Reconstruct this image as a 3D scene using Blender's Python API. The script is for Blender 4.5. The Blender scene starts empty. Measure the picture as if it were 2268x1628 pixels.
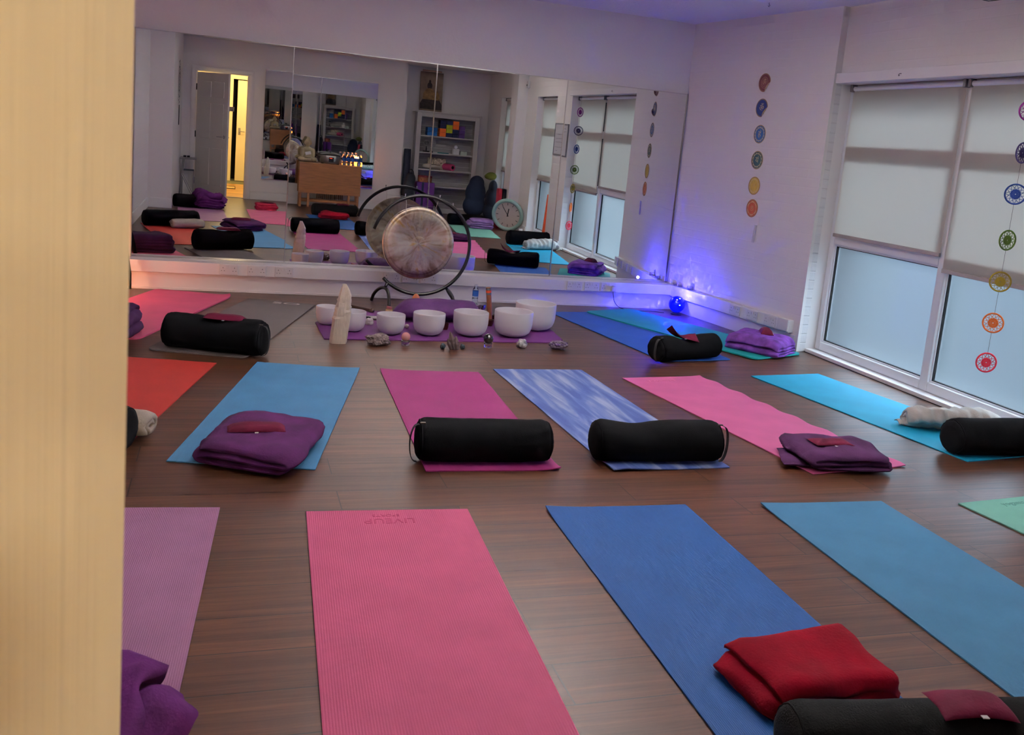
import bpy, bmesh, math, random
from mathutils import Vector, Matrix, noise
PI=math.pi; S=math.sin; C_=math.cos
col=bpy.context.scene.collection
rnd=random.Random(7)

# ---------------------------------------------------------------- materials
def lin(c):
    return tuple(((v/255)/12.92 if v/255<=.04045 else (((v/255)+.055)/1.055)**2.4) for v in c)+(1.,)
def new_mat(name):
    m=bpy.data.materials.new(name); m.use_nodes=True; nt=m.node_tree
    return m,nt,nt.nodes,nt.links,nt.nodes['Principled BSDF']
def pm(name,rgb,rough=.6,metal=0,spec=.5,sheen=0,emit=None,estr=0,trans=0,ior=1.45,sss=0,bump=0,bscale=60,var=0,vscale=8,coat=0,aniso=0,alpha=1,stretch=(1,1,1)):
    m,nt,N,L,b=new_mat(name); c=lin(rgb)
    b.inputs['Base Color'].default_value=c; b.inputs['Roughness'].default_value=rough
    b.inputs['Metallic'].default_value=metal; b.inputs['Specular IOR Level'].default_value=spec
    b.inputs['IOR'].default_value=ior; b.inputs['Transmission Weight'].default_value=trans
    b.inputs['Coat Weight'].default_value=coat; b.inputs['Alpha'].default_value=alpha
    if sheen: b.inputs['Sheen Weight'].default_value=sheen; b.inputs['Sheen Roughness'].default_value=.4; b.inputs['Sheen Tint'].default_value=c
    if sss: b.inputs['Subsurface Weight'].default_value=sss; b.inputs['Subsurface Radius'].default_value=(.03,.03,.03)
    if emit: b.inputs['Emission Color'].default_value=lin(emit); b.inputs['Emission Strength'].default_value=estr
    if bump or var:
        tc=N.new('ShaderNodeTexCoord'); mp=N.new('ShaderNodeMapping'); mp.inputs['Scale'].default_value=stretch
        L.new(tc.outputs['Object'],mp.inputs['Vector'])
        if bump:
            n=N.new('ShaderNodeTexNoise'); n.inputs['Scale'].default_value=bscale; n.inputs['Detail'].default_value=4
            L.new(mp.outputs['Vector'],n.inputs['Vector'])
            bp=N.new('ShaderNodeBump'); bp.inputs['Strength'].default_value=bump; bp.inputs['Distance'].default_value=.01
            L.new(n.outputs['Fac'],bp.inputs['Height']); L.new(bp.outputs['Normal'],b.inputs['Normal'])
        if var:
            n=N.new('ShaderNodeTexNoise'); n.inputs['Scale'].default_value=vscale; n.inputs['Detail'].default_value=5
            L.new(mp.outputs['Vector'],n.inputs['Vector'])
            r=N.new('ShaderNodeValToRGB'); r.color_ramp.elements[0].position=.3; r.color_ramp.elements[1].position=.7
            r.color_ramp.elements[0].color=tuple(v*(1-var) for v in c[:3])+(1,)
            r.color_ramp.elements[1].color=tuple(min(1,v*(1+var)) for v in c[:3])+(1,)
            L.new(n.outputs['Fac'],r.inputs['Fac']); L.new(r.outputs['Color'],b.inputs['Base Color'])
    return m
def mat_brick(name,rgb,strength=.35,rough=.6):
    m,nt,N,L,b=new_mat(name); b.inputs['Base Color'].default_value=lin(rgb); b.inputs['Roughness'].default_value=rough
    g=N.new('ShaderNodeNewGeometry'); sp=N.new('ShaderNodeSeparateXYZ'); L.new(g.outputs['Position'],sp.inputs[0])
    ad=N.new('ShaderNodeMath'); ad.operation='ADD'; L.new(sp.outputs['X'],ad.inputs[0]); L.new(sp.outputs['Y'],ad.inputs[1])
    cb=N.new('ShaderNodeCombineXYZ'); L.new(ad.outputs[0],cb.inputs[0]); L.new(sp.outputs['Z'],cb.inputs[1])
    br=N.new('ShaderNodeTexBrick'); br.inputs['Scale'].default_value=1; br.inputs['Brick Width'].default_value=.22; br.inputs['Row Height'].default_value=.073
    br.inputs['Mortar Size'].default_value=.006; br.inputs['Mortar Smooth'].default_value=.6
    br.inputs['Color1'].default_value=(1,1,1,1); br.inputs['Color2'].default_value=(.8,.8,.8,1); br.inputs['Mortar'].default_value=(0,0,0,1)
    L.new(cb.outputs[0],br.inputs['Vector'])
    n=N.new('ShaderNodeTexNoise'); n.inputs['Scale'].default_value=40; L.new(g.outputs['Position'],n.inputs['Vector'])
    mx=N.new('ShaderNodeMath'); mx.operation='MULTIPLY_ADD'; mx.inputs[1].default_value=.3; L.new(n.outputs['Fac'],mx.inputs[0]); L.new(br.outputs['Color'],mx.inputs[2])
    bp=N.new('ShaderNodeBump'); bp.inputs['Strength'].default_value=strength; bp.inputs['Distance'].default_value=.006
    L.new(mx.outputs[0],bp.inputs['Height']); L.new(bp.outputs['Normal'],b.inputs['Normal'])
    return m
def mat_planks(name,c1,c2,dark,width=.196,length=1.22,rough=.33,offset=.37):
    m,nt,N,L,b=new_mat(name)
    g=N.new('ShaderNodeNewGeometry')
    br=N.new('ShaderNodeTexBrick'); br.offset=offset; br.inputs['Scale'].default_value=1; br.inputs['Brick Width'].default_value=length; br.inputs['Row Height'].default_value=width
    br.inputs['Mortar Size'].default_value=.0026; br.inputs['Mortar Smooth'].default_value=.2; br.inputs['Bias'].default_value=0
    br.inputs['Color1'].default_value=(0,0,0,1); br.inputs['Color2'].default_value=(1,1,1,1); br.inputs['Mortar'].default_value=(.5,.5,.5,1)
    mp0=N.new('ShaderNodeMapping'); mp0.inputs['Location'].default_value=(.31,.051,0); L.new(g.outputs['Position'],mp0.inputs['Vector']); L.new(mp0.outputs[0],br.inputs['Vector'])
    # grain: noise stretched along the plank, shifted per plank
    sc=N.new('ShaderNodeVectorMath'); sc.operation='MULTIPLY_ADD'; sc.inputs[1].default_value=(1.1,30,1)
    L.new(g.outputs['Position'],sc.inputs[0])
    sh=N.new('ShaderNodeVectorMath'); sh.operation='SCALE'; sh.inputs['Scale'].default_value=37; L.new(br.outputs['Color'],sh.inputs[0]); L.new(sh.outputs[0],sc.inputs[2])
    n1=N.new('ShaderNodeTexNoise'); n1.inputs['Scale'].default_value=1.6; n1.inputs['Detail'].default_value=9; n1.inputs['Roughness'].default_value=.76; n1.inputs['Distortion'].default_value=.7
    L.new(sc.outputs[0],n1.inputs['Vector'])
    n2=N.new('ShaderNodeTexNoise'); n2.inputs['Scale'].default_value=.5; n2.inputs['Detail'].default_value=4; L.new(sc.outputs[0],n2.inputs['Vector'])
    r=N.new('ShaderNodeValToRGB'); e=r.color_ramp.elements
    e[0].position=.25; e[0].color=lin(dark); e[1].position=.72; e[1].color=lin(c2)
    k=e.new(.46); k.color=lin(c1)
    L.new(n1.outputs['Fac'],r.inputs['Fac'])
    r2=N.new('ShaderNodeValToRGB'); r2.color_ramp.elements[0].position=.32; r2.color_ramp.elements[0].color=(.55,.55,.57,1); r2.color_ramp.elements[1].position=.6; r2.color_ramp.elements[1].color=(1.1,1.1,1.1,1)
    L.new(n2.outputs['Fac'],r2.inputs['Fac'])
    m1=N.new('ShaderNodeMix'); m1.data_type='RGBA'; m1.blend_type='MULTIPLY'; m1.inputs[0].default_value=1; L.new(r.outputs[0],m1.inputs[6]); L.new(r2.outputs[0],m1.inputs[7])
    # per plank tone
    r3=N.new('ShaderNodeValToRGB'); r3.color_ramp.elements[0].color=(.8,.8,.82,1); r3.color_ramp.elements[1].color=(1.18,1.14,1.1,1); L.new(br.outputs['Color'],r3.inputs['Fac'])
    m2=N.new('ShaderNodeMix'); m2.data_type='RGBA'; m2.blend_type='MULTIPLY'; m2.inputs[0].default_value=1; L.new(m1.outputs[2],m2.inputs[6]); L.new(r3.outputs[0],m2.inputs[7])
    m3=N.new('ShaderNodeMix'); m3.data_type='RGBA'; L.new(br.outputs['Fac'],m3.inputs[0]); L.new(m2.outputs[2],m3.inputs[6]); m3.inputs[7].default_value=(.006,.004,.004,1)
    L.new(m3.outputs[2],b.inputs['Base Color'])
    mr=N.new('ShaderNodeMapRange'); mr.inputs[3].default_value=rough+.1; mr.inputs[4].default_value=rough-.06; L.new(n1.outputs['Fac'],mr.inputs[0]); L.new(mr.outputs[0],b.inputs['Roughness'])
    b.inputs['Specular IOR Level'].default_value=.5
    sb=N.new('ShaderNodeMath'); sb.operation='MULTIPLY_ADD'; sb.inputs[1].default_value=-3; L.new(br.outputs['Fac'],sb.inputs[0]); L.new(n1.outputs['Fac'],sb.inputs[2])
    bp=N.new('ShaderNodeBump'); bp.inputs['Strength'].default_value=.25; bp.inputs['Distance'].default_value=.002; L.new(sb.outputs[0],bp.inputs['Height']); L.new(bp.outputs[0],b.inputs['Normal'])
    return m
def mat_yoga(name,rgb,pitch=.006,wear=.08,marble=False):
    m,nt,N,L,b=new_mat(name); c=tuple(v*.84 for v in lin(rgb)[:3])+(1.,)
    tc=N.new('ShaderNodeTexCoord')
    n=N.new('ShaderNodeTexNoise'); n.inputs['Scale'].default_value=5; n.inputs['Detail'].default_value=6; L.new(tc.outputs['Object'],n.inputs['Vector'])
    r=N.new('ShaderNodeValToRGB'); r.color_ramp.elements[0].position=.3; r.color_ramp.elements[1].position=.75
    r.color_ramp.elements[0].color=tuple(v*(1-wear) for v in c[:3])+(1,); r.color_ramp.elements[1].color=tuple(min(1,v*(1+wear)) for v in c[:3])+(1,)
    if marble:
        mp=N.new('ShaderNodeMapping'); mp.inputs['Scale'].default_value=(9,1.1,1); mp.inputs['Rotation'].default_value=(0,0,.12); L.new(tc.outputs['Object'],mp.inputs['Vector']); L.new(mp.outputs[0],n.inputs['Vector'])
        n.inputs['Scale'].default_value=1.6; n.inputs['Distortion'].default_value=.6
        r.color_ramp.elements[0].color=lin((70,92,160)); r.color_ramp.elements[1].color=lin((168,180,208)); r.color_ramp.elements[0].position=.4; r.color_ramp.elements[1].position=.68
        k=r.color_ramp.elements.new(.52); k.color=lin((98,122,182))
    L.new(n.outputs['Fac'],r.inputs['Fac']); L.new(r.outputs[0],b.inputs['Base Color'])
    b.inputs['Roughness'].default_value=.62; b.inputs['Specular IOR Level'].default_value=.35
    w=N.new('ShaderNodeTexWave'); w.wave_type='BANDS'; w.bands_direction='X'; w.inputs['Scale'].default_value=.314/pitch; w.inputs['Distortion'].default_value=0
    L.new(tc.outputs['Object'],w.inputs['Vector'])
    w2=N.new('ShaderNodeTexNoise'); w2.inputs['Scale'].default_value=260; L.new(tc.outputs['Object'],w2.inputs['Vector'])
    ad=N.new('ShaderNodeMath'); ad.operation='ADD'; L.new(w.outputs['Fac'],ad.inputs[0]); L.new(w2.outputs['Fac'],ad.inputs[1])
    bp=N.new('ShaderNodeBump'); bp.inputs['Strength'].default_value=.5; bp.inputs['Distance'].default_value=.0014; L.new(ad.outputs[0],bp.inputs['Height']); L.new(bp.outputs[0],b.inputs['Normal'])
    return m
def mat_glass_frost(name,rough,rgb):
    m,nt,N,L,b=new_mat(name); b.inputs['Base Color'].default_value=lin(rgb); b.inputs['Roughness'].default_value=rough
    b.inputs['Transmission Weight'].default_value=1; b.inputs['IOR'].default_value=1.45; return m
def mat_clear(name):
    m=bpy.data.materials.new(name); m.use_nodes=True; N=m.node_tree.nodes; L=m.node_tree.links; N.clear()
    d=N.new('ShaderNodeBsdfTransparent'); t=N.new('ShaderNodeBsdfGlossy'); d.inputs[0].default_value=(.93,.96,.97,1); t.inputs['Roughness'].default_value=.03
    f=N.new('ShaderNodeFresnel'); mx=N.new('ShaderNodeMixShader'); L.new(f.outputs[0],mx.inputs[0]); L.new(d.outputs[0],mx.inputs[1]); L.new(t.outputs[0],mx.inputs[2])
    o=N.new('ShaderNodeOutputMaterial'); L.new(mx.outputs[0],o.inputs[0]); return m
def mat_emit(name,rgb,s):
    m=bpy.data.materials.new(name); m.use_nodes=True; N=m.node_tree.nodes; N.clear()
    e=N.new('ShaderNodeEmission'); e.inputs[0].default_value=lin(rgb); e.inputs[1].default_value=s
    o=N.new('ShaderNodeOutputMaterial'); m.node_tree.links.new(e.outputs[0],o.inputs[0]); return m
def mat_translucent(name,rgb,fac=.5):
    m=bpy.data.materials.new(name); m.use_nodes=True; N=m.node_tree.nodes; L=m.node_tree.links; N.clear()
    d=N.new('ShaderNodeBsdfDiffuse'); t=N.new('ShaderNodeBsdfTranslucent'); d.inputs[0].default_value=lin(rgb); t.inputs[0].default_value=lin(rgb)
    mx=N.new('ShaderNodeMixShader'); mx.inputs[0].default_value=fac; L.new(d.outputs[0],mx.inputs[1]); L.new(t.outputs[0],mx.inputs[2])
    o=N.new('ShaderNodeOutputMaterial'); L.new(mx.outputs[0],o.inputs[0]); return m
def mat_frost(name,rgb,s,lo,hi):
    # frosted pane: soft back-lit glow of the blurred street with a faint glossy face
    m,nt,N,L,b=new_mat(name); b.inputs['Base Color'].default_value=lin((90,110,120)); b.inputs['Roughness'].default_value=.35
    b.inputs['Emission Color'].default_value=lin(rgb); b.inputs['Emission Strength'].default_value=s
    g=N.new('ShaderNodeNewGeometry'); n=N.new('ShaderNodeTexNoise'); n.inputs['Scale'].default_value=1.1; n.inputs['Detail'].default_value=1; L.new(g.outputs['Position'],n.inputs['Vector'])
    r=N.new('ShaderNodeMapRange'); r.inputs[1].default_value=.3; r.inputs[2].default_value=.7; r.inputs[3].default_value=lo*s; r.inputs[4].default_value=hi*s
    L.new(n.outputs['Fac'],r.inputs[0]); L.new(r.outputs[0],b.inputs['Emission Strength'])
    n2=N.new('ShaderNodeTexNoise'); n2.inputs['Scale'].default_value=220; L.new(g.outputs['Position'],n2.inputs['Vector'])
    bp=N.new('ShaderNodeBump'); bp.inputs['Strength'].default_value=.3; bp.inputs['Distance'].default_value=.002; L.new(n2.outputs['Fac'],bp.inputs['Height']); L.new(bp.outputs[0],b.inputs['Normal'])
    return m
M={}
# ---------------------------------------------------------------- mesh helpers
def B(): return bmesh.new()
def box(bm,x0,x1,y0,y1,z0,z1,mat=None):
    vs=[bm.verts.new((x,y,z)) for x in (x0,x1) for y in (y0,y1) for z in (z0,z1)]
    if mat is not None:
        for v in vs: v.co=mat@v.co
    for f in ((0,1,3,2),(4,6,7,5),(0,4,5,1),(2,3,7,6),(0,2,6,4),(1,5,7,3)): bm.faces.new([vs[i] for i in f])
    return vs
def rbox(bm,x0,x1,y0,y1,z0,z1,r=.01,mat=None,seg=2):
    b2=B(); box(b2,x0,x1,y0,y1,z0,z1); r=min(r,.49*min(x1-x0,y1-y0,z1-z0))
    bmesh.ops.bevel(b2,geom=list(b2.edges),offset=r,segments=seg,affect='EDGES',profile=.5)
    merge(bm,b2,mat)
def merge(bm,b2,mat=None):
    mp={}
    for v in b2.verts: mp[v]=bm.verts.new(mat@v.co if mat is not None else v.co)
    for f in b2.faces:
        try: bm.faces.new([mp[v] for v in f.verts])
        except ValueError: pass
    b2.free()
def prism(bm,poly,z0,z1):
    a=[bm.verts.new((x,y,z0)) for x,y in poly]; b=[bm.verts.new((x,y,z1)) for x,y in poly]; n=len(poly)
    bm.faces.new(a[::-1]); bm.faces.new(b)
    for i in range(n): bm.faces.new([a[i],a[(i+1)%n],b[(i+1)%n],b[i]])
def lathe(bm,prof,n=32,mat=None,close=False):
    rings=[]
    for r,z in prof:
        if r<1e-5: v=[bm.verts.new((0,0,z))]
        else: v=[bm.verts.new((r*C_(2*PI*i/n),r*S(2*PI*i/n),z)) for i in range(n)]
        if mat is not None:
            for q in v: q.co=mat@q.co
        rings.append(v)
    prs=list(zip(rings,rings[1:]))
    if close: prs.append((rings[-1],rings[0]))
    for a,b in prs:
        for i in range(n):
            j=(i+1)%n
            if len(a)==1 and len(b)==1: continue
            if len(a)==1: bm.faces.new([a[0],b[j],b[i]])
            elif len(b)==1: bm.faces.new([a[i],a[j],b[0]])
            else: bm.faces.new([a[i],a[j],b[j],b[i]])
def cyl(bm,p0,p1,r,n=16,r2=None):
    p0=Vector(p0);p1=Vector(p1); d=p1-p0; q=d.to_track_quat('Z','Y').to_matrix().to_4x4(); q.translation=p0
    r2=r if r2 is None else r2; l=d.length
    lathe(bm,[(0,0),(r,0),(r2,l),(0,l)],n,q)
def tube(bm,pts,r,n=8,closed=False):
    pts=[Vector(p) for p in pts]; N=len(pts); rings=[]; up=None
    for i,p in enumerate(pts):
        a=pts[(i-1)%N] if (closed or i>0) else p; b=pts[(i+1)%N] if (closed or i<N-1) else p
        t=(b-a).normalized()
        if up is None:
            up=t.orthogonal().normalized()
        up=(up-t*up.dot(t)); up=up.normalized() if up.length>1e-6 else t.orthogonal().normalized()
        s=t.cross(up); rr=r[i] if isinstance(r,(list,tuple)) else r
        rings.append([bm.verts.new(p+(up*C_(2*PI*k/n)+s*S(2*PI*k/n))*rr) for k in range(n)])
    for i in range(N if closed else N-1):
        A=rings[i];Bq=rings[(i+1)%N]
        off=0
        if closed and i==N-1:
            off=min(range(n),key=lambda o:(A[0].co-Bq[o].co).length)
        for k in range(n): bm.faces.new([A[k],A[(k+1)%n],Bq[(k+1+off)%n],Bq[(k+off)%n]])
    if not closed:
        bm.faces.new(rings[0][::-1]); bm.faces.new(rings[-1])
def sphere(bm,c,r,n=24,m=14,sc=(1,1,1)):
    pr=[(r*S(PI*i/m),-r*C_(PI*i/m)) for i in range(m+1)]; pr[0]=(0,-r); pr[-1]=(0,r)
    T=Matrix.Translation(c)@Matrix.Diagonal((sc[0],sc[1],sc[2],1)); lathe(bm,pr,n,T)
def link(o,parent=None):
    col.objects.link(o)
    if parent: o.parent=parent
    return o
def obj(name,bm,m,parent=None,smooth=None,loc=None,rot=None):
    me=bpy.data.meshes.new(name)
    bmesh.ops.recalc_face_normals(bm,faces=list(bm.faces)); bm.to_mesh(me); bm.free()
    for mm in (m if isinstance(m,(list,tuple)) else [m]): me.materials.append(mm)
    o=bpy.data.objects.new(name,me)
    if smooth is not None:
        me.polygons.foreach_set('use_smooth',[True]*len(me.polygons))
        if smooth<PI: me.set_sharp_from_angle(angle=smooth)
    if loc is not None: o.location=loc
    if rot is not None: o.rotation_euler=rot
    return link(o,parent)
SM=.7
def tag(o,label,cat,group=None,kind=None):
    o['label']=label; o['category']=cat
    if group: o['group']=group
    if kind: o['kind']=kind
    return o
def thing(name,label,cat,loc=(0,0,0),rot=0,group=None):
    o=bpy.data.objects.new(name,None); o.empty_display_size=.05; link(o); o.location=loc
    o.rotation_euler=(0,0,rot) if not isinstance(rot,(tuple,list)) else rot
    return tag(o,label,cat,group)
def struct(name,bm,m,parent=None,smooth=None):
    o=obj(name,bm,m,parent,smooth)
    if parent is None: o['kind']='structure'
    return o
def dup(root,loc,rot=None,label=None,scale=None):
    r=root.copy(); col.objects.link(r); r.location=loc
    if rot is not None: r.rotation_euler=(0,0,rot) if not isinstance(rot,(tuple,list)) else rot
    if scale: r.scale=(scale,)*3
    if label: r['label']=label
    for ch in list(root.children):
        c=ch.copy(); col.objects.link(c); c.parent=r
        for g2 in ch.children:
            d=g2.copy(); col.objects.link(d); d.parent=c
    return r
def text_mesh(s,size,depth=.0006):
    cu=bpy.data.curves.new('t','FONT'); cu.body=s; cu.size=size; cu.extrude=depth; cu.align_x='CENTER'; cu.align_y='CENTER'
    o=bpy.data.objects.new('t',cu); col.objects.link(o)
    bpy.context.view_layer.update()
    dg=bpy.context.evaluated_depsgraph_get(); me=bpy.data.meshes.new_from_object(o.evaluated_get(dg)); 
    bpy.data.objects.remove(o); bpy.data.curves.remove(cu); return me
def text_obj(name,s,size,mat4,m,parent,depth=.0006):
    me=text_mesh(s,size,depth); me.transform(mat4); me.materials.clear(); me.materials.append(m)
    o=bpy.data.objects.new(name,me); return link(o,parent)
def nz(x,y,z=0,s=1): return noise.noise(Vector((x*s,y*s,z*s)))
# ================================================================ materials for the room
M['wall']=pm('wall_paint',(232,229,226),.7,bump=.15,bscale=30)
M['brick']=mat_brick('painted_brick',(230,227,224),.16)
M['brick2']=mat_brick('painted_brick_reveal',(222,220,220),.8)
M['ceil']=pm('ceiling_paint',(222,220,218),.8,bump=.6,bscale=45)
M['trim']=pm('white_gloss',(236,234,232),.35,bump=.05,bscale=8)
M['upvc']=pm('white_upvc',(228,230,234),.28)
M['dark']=pm('dark_gap',(12,12,14),.8)
M['floor']=mat_planks('laminate_floor',(80,49,33),(108,70,46),(38,24,18))
M['hallfloor']=mat_planks('pale_floor',(190,140,70),(215,170,95),(150,100,45),.12,.9)
M['hall']=pm('hall_paint',(228,214,176),.6)
M['ledge']=pm('outside_ledge',(74,76,78),.8)
M['carpet']=pm('hall_carpet',(110,112,90),.95,bump=.5,bscale=300)
M['doorp']=pm('door_paint',(216,212,204),.5,bump=.10,bscale=3,stretch=(60,60,.4),var=.018,vscale=3)
M['chrome']=pm('chrome',(210,210,212),.18,metal=1)
M['steel']=pm('brushed_steel',(170,168,166),.35,metal=1)
M['black']=pm('black_metal',(14,14,15),.38)
M['blackp']=pm('black_plastic',(16,16,17),.45)
M['white']=pm('white_plastic',(222,220,218),.35)
M['greyp']=pm('grey_plastic',(120,118,118),.5)
M['mirror']=pm('mirror_silver',(226,228,226),.0,metal=1)
M['blind']=mat_translucent('blind_fabric',(228,222,216),.74)
M['blindbar']=pm('blind_bar',(150,140,138),.5)
M['pane_low']=mat_glass_frost('frosted_pane',.42,(226,238,248))
M['pane_up']=mat_clear('clear_pane')
NY=8.385; XE=4.46; H=2.70
# floor, ceiling
bm=B(); prism(bm,[(-1.3,-.1),(2.93,-.1),(2.93,-.6),(4.478,-.6),(4.478,8.5),(-1.3,8.5)],-.12,0); struct('floor',bm,M['floor'])
bm=B(); box(bm,-1.3,4.9,-.7,8.6,H,H+.12); struct('ceiling',bm,M['ceil'])
bm=B(); box(bm,-1.09,XE,-.45,.95,2.535,H-.001); struct('trim_1',bm,M['ceil'])     # dropped soffit over the doorway end
# north wall and its boxed-in base
bm=B(); box(bm,-1.3,4.9,8.402,8.55,-.1,H); struct('wall_north',bm,M['wall'])
bm=B(); box(bm,-1.09,4.13,8.278,8.402,0,.243); struct('wall_north_boxing',bm,M['trim'])
bm=B(); rbox(bm,-1.09,4.15,8.225,8.278,.146,.243,.004); struct('trim_2',bm,M['trim'])
bm=B(); rbox(bm,-1.09,4.13,8.262,8.278,.0,.02,.003); struct('baseboard_north',bm,M['trim'])
# west wall, pier with its east face, door wall, alcove
bm=B(); box(bm,-1.24,-1.09,2.25,8.402,-.1,H); struct('wall_west',bm,M['brick'])
bm=B(); box(bm,-1.24,-.78,-.1,2.25,-.1,H); struct('wall_west_pier',bm,M['wall'])
bm=B(); rbox(bm,-1.09,-1.074,2.25,8.27,0,.14,.004); struct('baseboard_west',bm,M['trim'])
bm=B(); rbox(bm,-1.09,-.765,2.25,2.266,0,.14,.004); struct('baseboard_west_pier',bm,M['trim'])
DX0,DX1,DZ=-.565,.222,2.0
bm=B(); box(bm,-.78,DX0-.03,-.1,.03,-.1,H); box(bm,DX1+.03,2.93,-.1,.03,-.1,H); box(bm,DX0-.03,DX1+.03,-.1,.03,DZ+.03,H); struct('wall_south',bm,M['wall'])
bm=B(); box(bm,2.80,2.93,-.6,-.1,-.1,H); struct('wall_alcove_west',bm,M['wall'])
bm=B(); box(bm,2.80,4.9,-.6,-.45,-.1,H); struct('wall_alcove_south',bm,M['wall'])
bm=B(); rbox(bm,DX1+.095,2.93,.03,.046,0,.115,.005); rbox(bm,DX1+.095,2.93,.03,.042,.115,.14,.004); struct('baseboard_south',bm,M['trim'])
bm=B(); rbox(bm,2.93,4.46,-.45,-.434,0,.13,.005); struct('baseboard_alcove',bm,M['trim'])
# door casing and lining
bm=B()
for x0,x1 in ((DX0-.085,DX0-.012),(DX1+.012,DX1+.085)):
    rbox(bm,x0,x1,.03,.046,0,DZ+.012,.005); rbox(bm,x0+.015,x1-.022,.046,.054,0,DZ+.034,.003)
rbox(bm,DX0-.085,DX1+.085,.03,.046,DZ+.012,DZ+.085,.005); rbox(bm,DX0-.07,DX1+.07,.046,.054,DZ+.034,DZ+.07,.003)
box(bm,DX0-.0299,DX0,-.099,.0299,0,DZ+.0299); box(bm,DX1,DX1+.0299,-.099,.0299,0,DZ+.0299); box(bm,DX0,DX1,-.099,.0299,DZ,DZ+.0299)
box(bm,DX0,DX0+.012,-.098,-.015,0,DZ-.0001); box(bm,DX1-.012,DX1,-.098,-.015,0,DZ-.0001)
struct('trim_3',bm,M['trim'])
bm=B(); box(bm,DX0,DX1,-.11,-.06,-.01,.008); struct('trim_4',bm,M['steel'])
# six-panel door leaf, hinged on the west jamb and open into the room
door=bpy.data.objects.new('door_1',None); link(door); door['kind']='structure'
door.location=(-.560,.036,0); door.rotation_euler=(0,0,.868)
LW,LT=.748,.036
def door_face(bm,y,sgn):
    ps=[]
    for cx in (.225,.531):
        for z0,z1 in ((.22,.80),(.96,1.50),(1.61,1.84)):
            ps.append((cx-.115,cx+.115,z0,z1))
    for a,b_,c,d in ps:
        for k,(i,dep) in enumerate(((0,.006),(.018,-.002))):
            rbox(bm,a+i,b_-i,y-(.002 if sgn>0 else dep),y+(dep if sgn>0 else .002),c+i,d-i,.003)
        # raised moulding ring
        rbox(bm,a-.006,a+.008,y-.006,y+.006,c-.006,d+.006,.003); rbox(bm,b_-.008,b_+.006,y-.006,y+.006,c-.006,d+.006,.003)
        rbox(bm,a,b_,y-.006,y+.006,c-.006,c+.008,.003); rbox(bm,a,b_,y-.006,y+.006,d-.008,d+.006,.003)
bm=B(); rbox(bm,0,LW,-LT,0,.008,1.985,.002,seg=1); struct('door_leaf',bm,M['doorp'],door)
bm=B(); door_face(bm,0,1); door_face(bm,-LT,-1); struct('door_panels',bm,M['doorp'],door)
for s in (1,-1):
    bm=B(); y=0 if s>0 else -LT
    cyl(bm,(LW-.06,y,1.0),(LW-.06,y+s*.008,1.0),.026,20); cyl(bm,(LW-.06,y,1.0),(LW-.06,y+s*.055,1.0),.009,12)
    tube(bm,[(LW-.06,y+s*.05,1.0),(LW-.09,y+s*.056,1.0),(LW-.13,y+s*.056,1.0),(LW-.175,y+s*.05,.998)],.008,10)
    struct('door_handle',bm,M['steel'],door,smooth=SM)
for z in (.25,1.0,1.75):
    bm=B(); cyl(bm,(-.004,.006,z-.05),(-.004,.006,z+.05),.007,10); box(bm,-.02,.0,-.03,.002,z-.05,z+.05); struct('door_hinge',bm,M['dark'],door)
# ---------------------------------------------------------------- east side: sticker wall (slightly angled), piers, lintels
SA=Vector((4.396,6.48,0)); SB=Vector((4.113,8.402,0)); SD=(SB-SA).normalized(); SN=Vector((-SD.y,SD.x,0))  # SN points west
if SN.x>0: SN=-SN
bm=B(); prism(bm,[(4.113,8.402),(4.396,6.48),(4.48,6.492),(4.48,6.60),(4.9,6.60),(4.9,8.402)],-.1,H); struct('wall_east',bm,M['brick'])
bm=B(); prism(bm,[(4.3965,6.481),(4.481,6.4905),(4.481,6.4935),(4.3965,6.484)],0,2.14); o=struct('wall_east_reveal',bm,M['brick2'])
def eastp(s,off,z): p=SA+SD*s+SN*off; return (p.x,p.y,z)
EM=Matrix(((SD.x,SN.x,0,SA.x),(SD.y,SN.y,0,SA.y),(0,0,1,0),(0,0,0,1)))   # local x along the wall (north), y into the room
bm=B(); rbox(bm,.07,1.80,0,.05,.140,.243,.004,EM); struct('trim_5',bm,M['trim'])
bm=B(); rbox(bm,.03,1.80,0,.014,0,.13,.003,EM); struct('baseboard_east',bm,M['trim'])
bm=B(); box(bm,4.4805,4.60,6.4905,6.598,0,2.1249); struct('trim_8',bm,M['trim'])
W=[(4.15,6.49),(2.50,3.45),(.42,1.10)]
bm=B(); segs=[(3.45,4.15),(1.10,2.50),(-.6,.42)]
for a,b_ in segs: box(bm,XE,4.9,a,b_,-.1,H)
for a,b_ in W[1:]: box(bm,XE,4.9,a,b_,2.12,H)
for a,b_ in W[1:]: box(bm,XE,4.9,a,b_,-.1,.0)
struct('wall_east_piers',bm,M['brick'])
bm=B(); box(bm,4.46,4.9,4.15,6.60,2.125,H); struct('wall_east_lintel',bm,M['brick'])
bm=B(); rbox(bm,4.41,4.46,4.15,6.479,2.125,2.20,.004); struct('trim_6',bm,M['trim'])
bm=B(); box(bm,4.29,4.46,1.60,1.95,0,2.535); struct('wall_east_pilaster',bm,M['wall'])
bm=B()
for a,b_ in segs: rbox(bm,XE-.016,XE,max(a,-.434)+.001,b_-.001,0,.12,.004)
struct('baseboard_east_piers',bm,M['trim'])
FX=4.60
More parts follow.
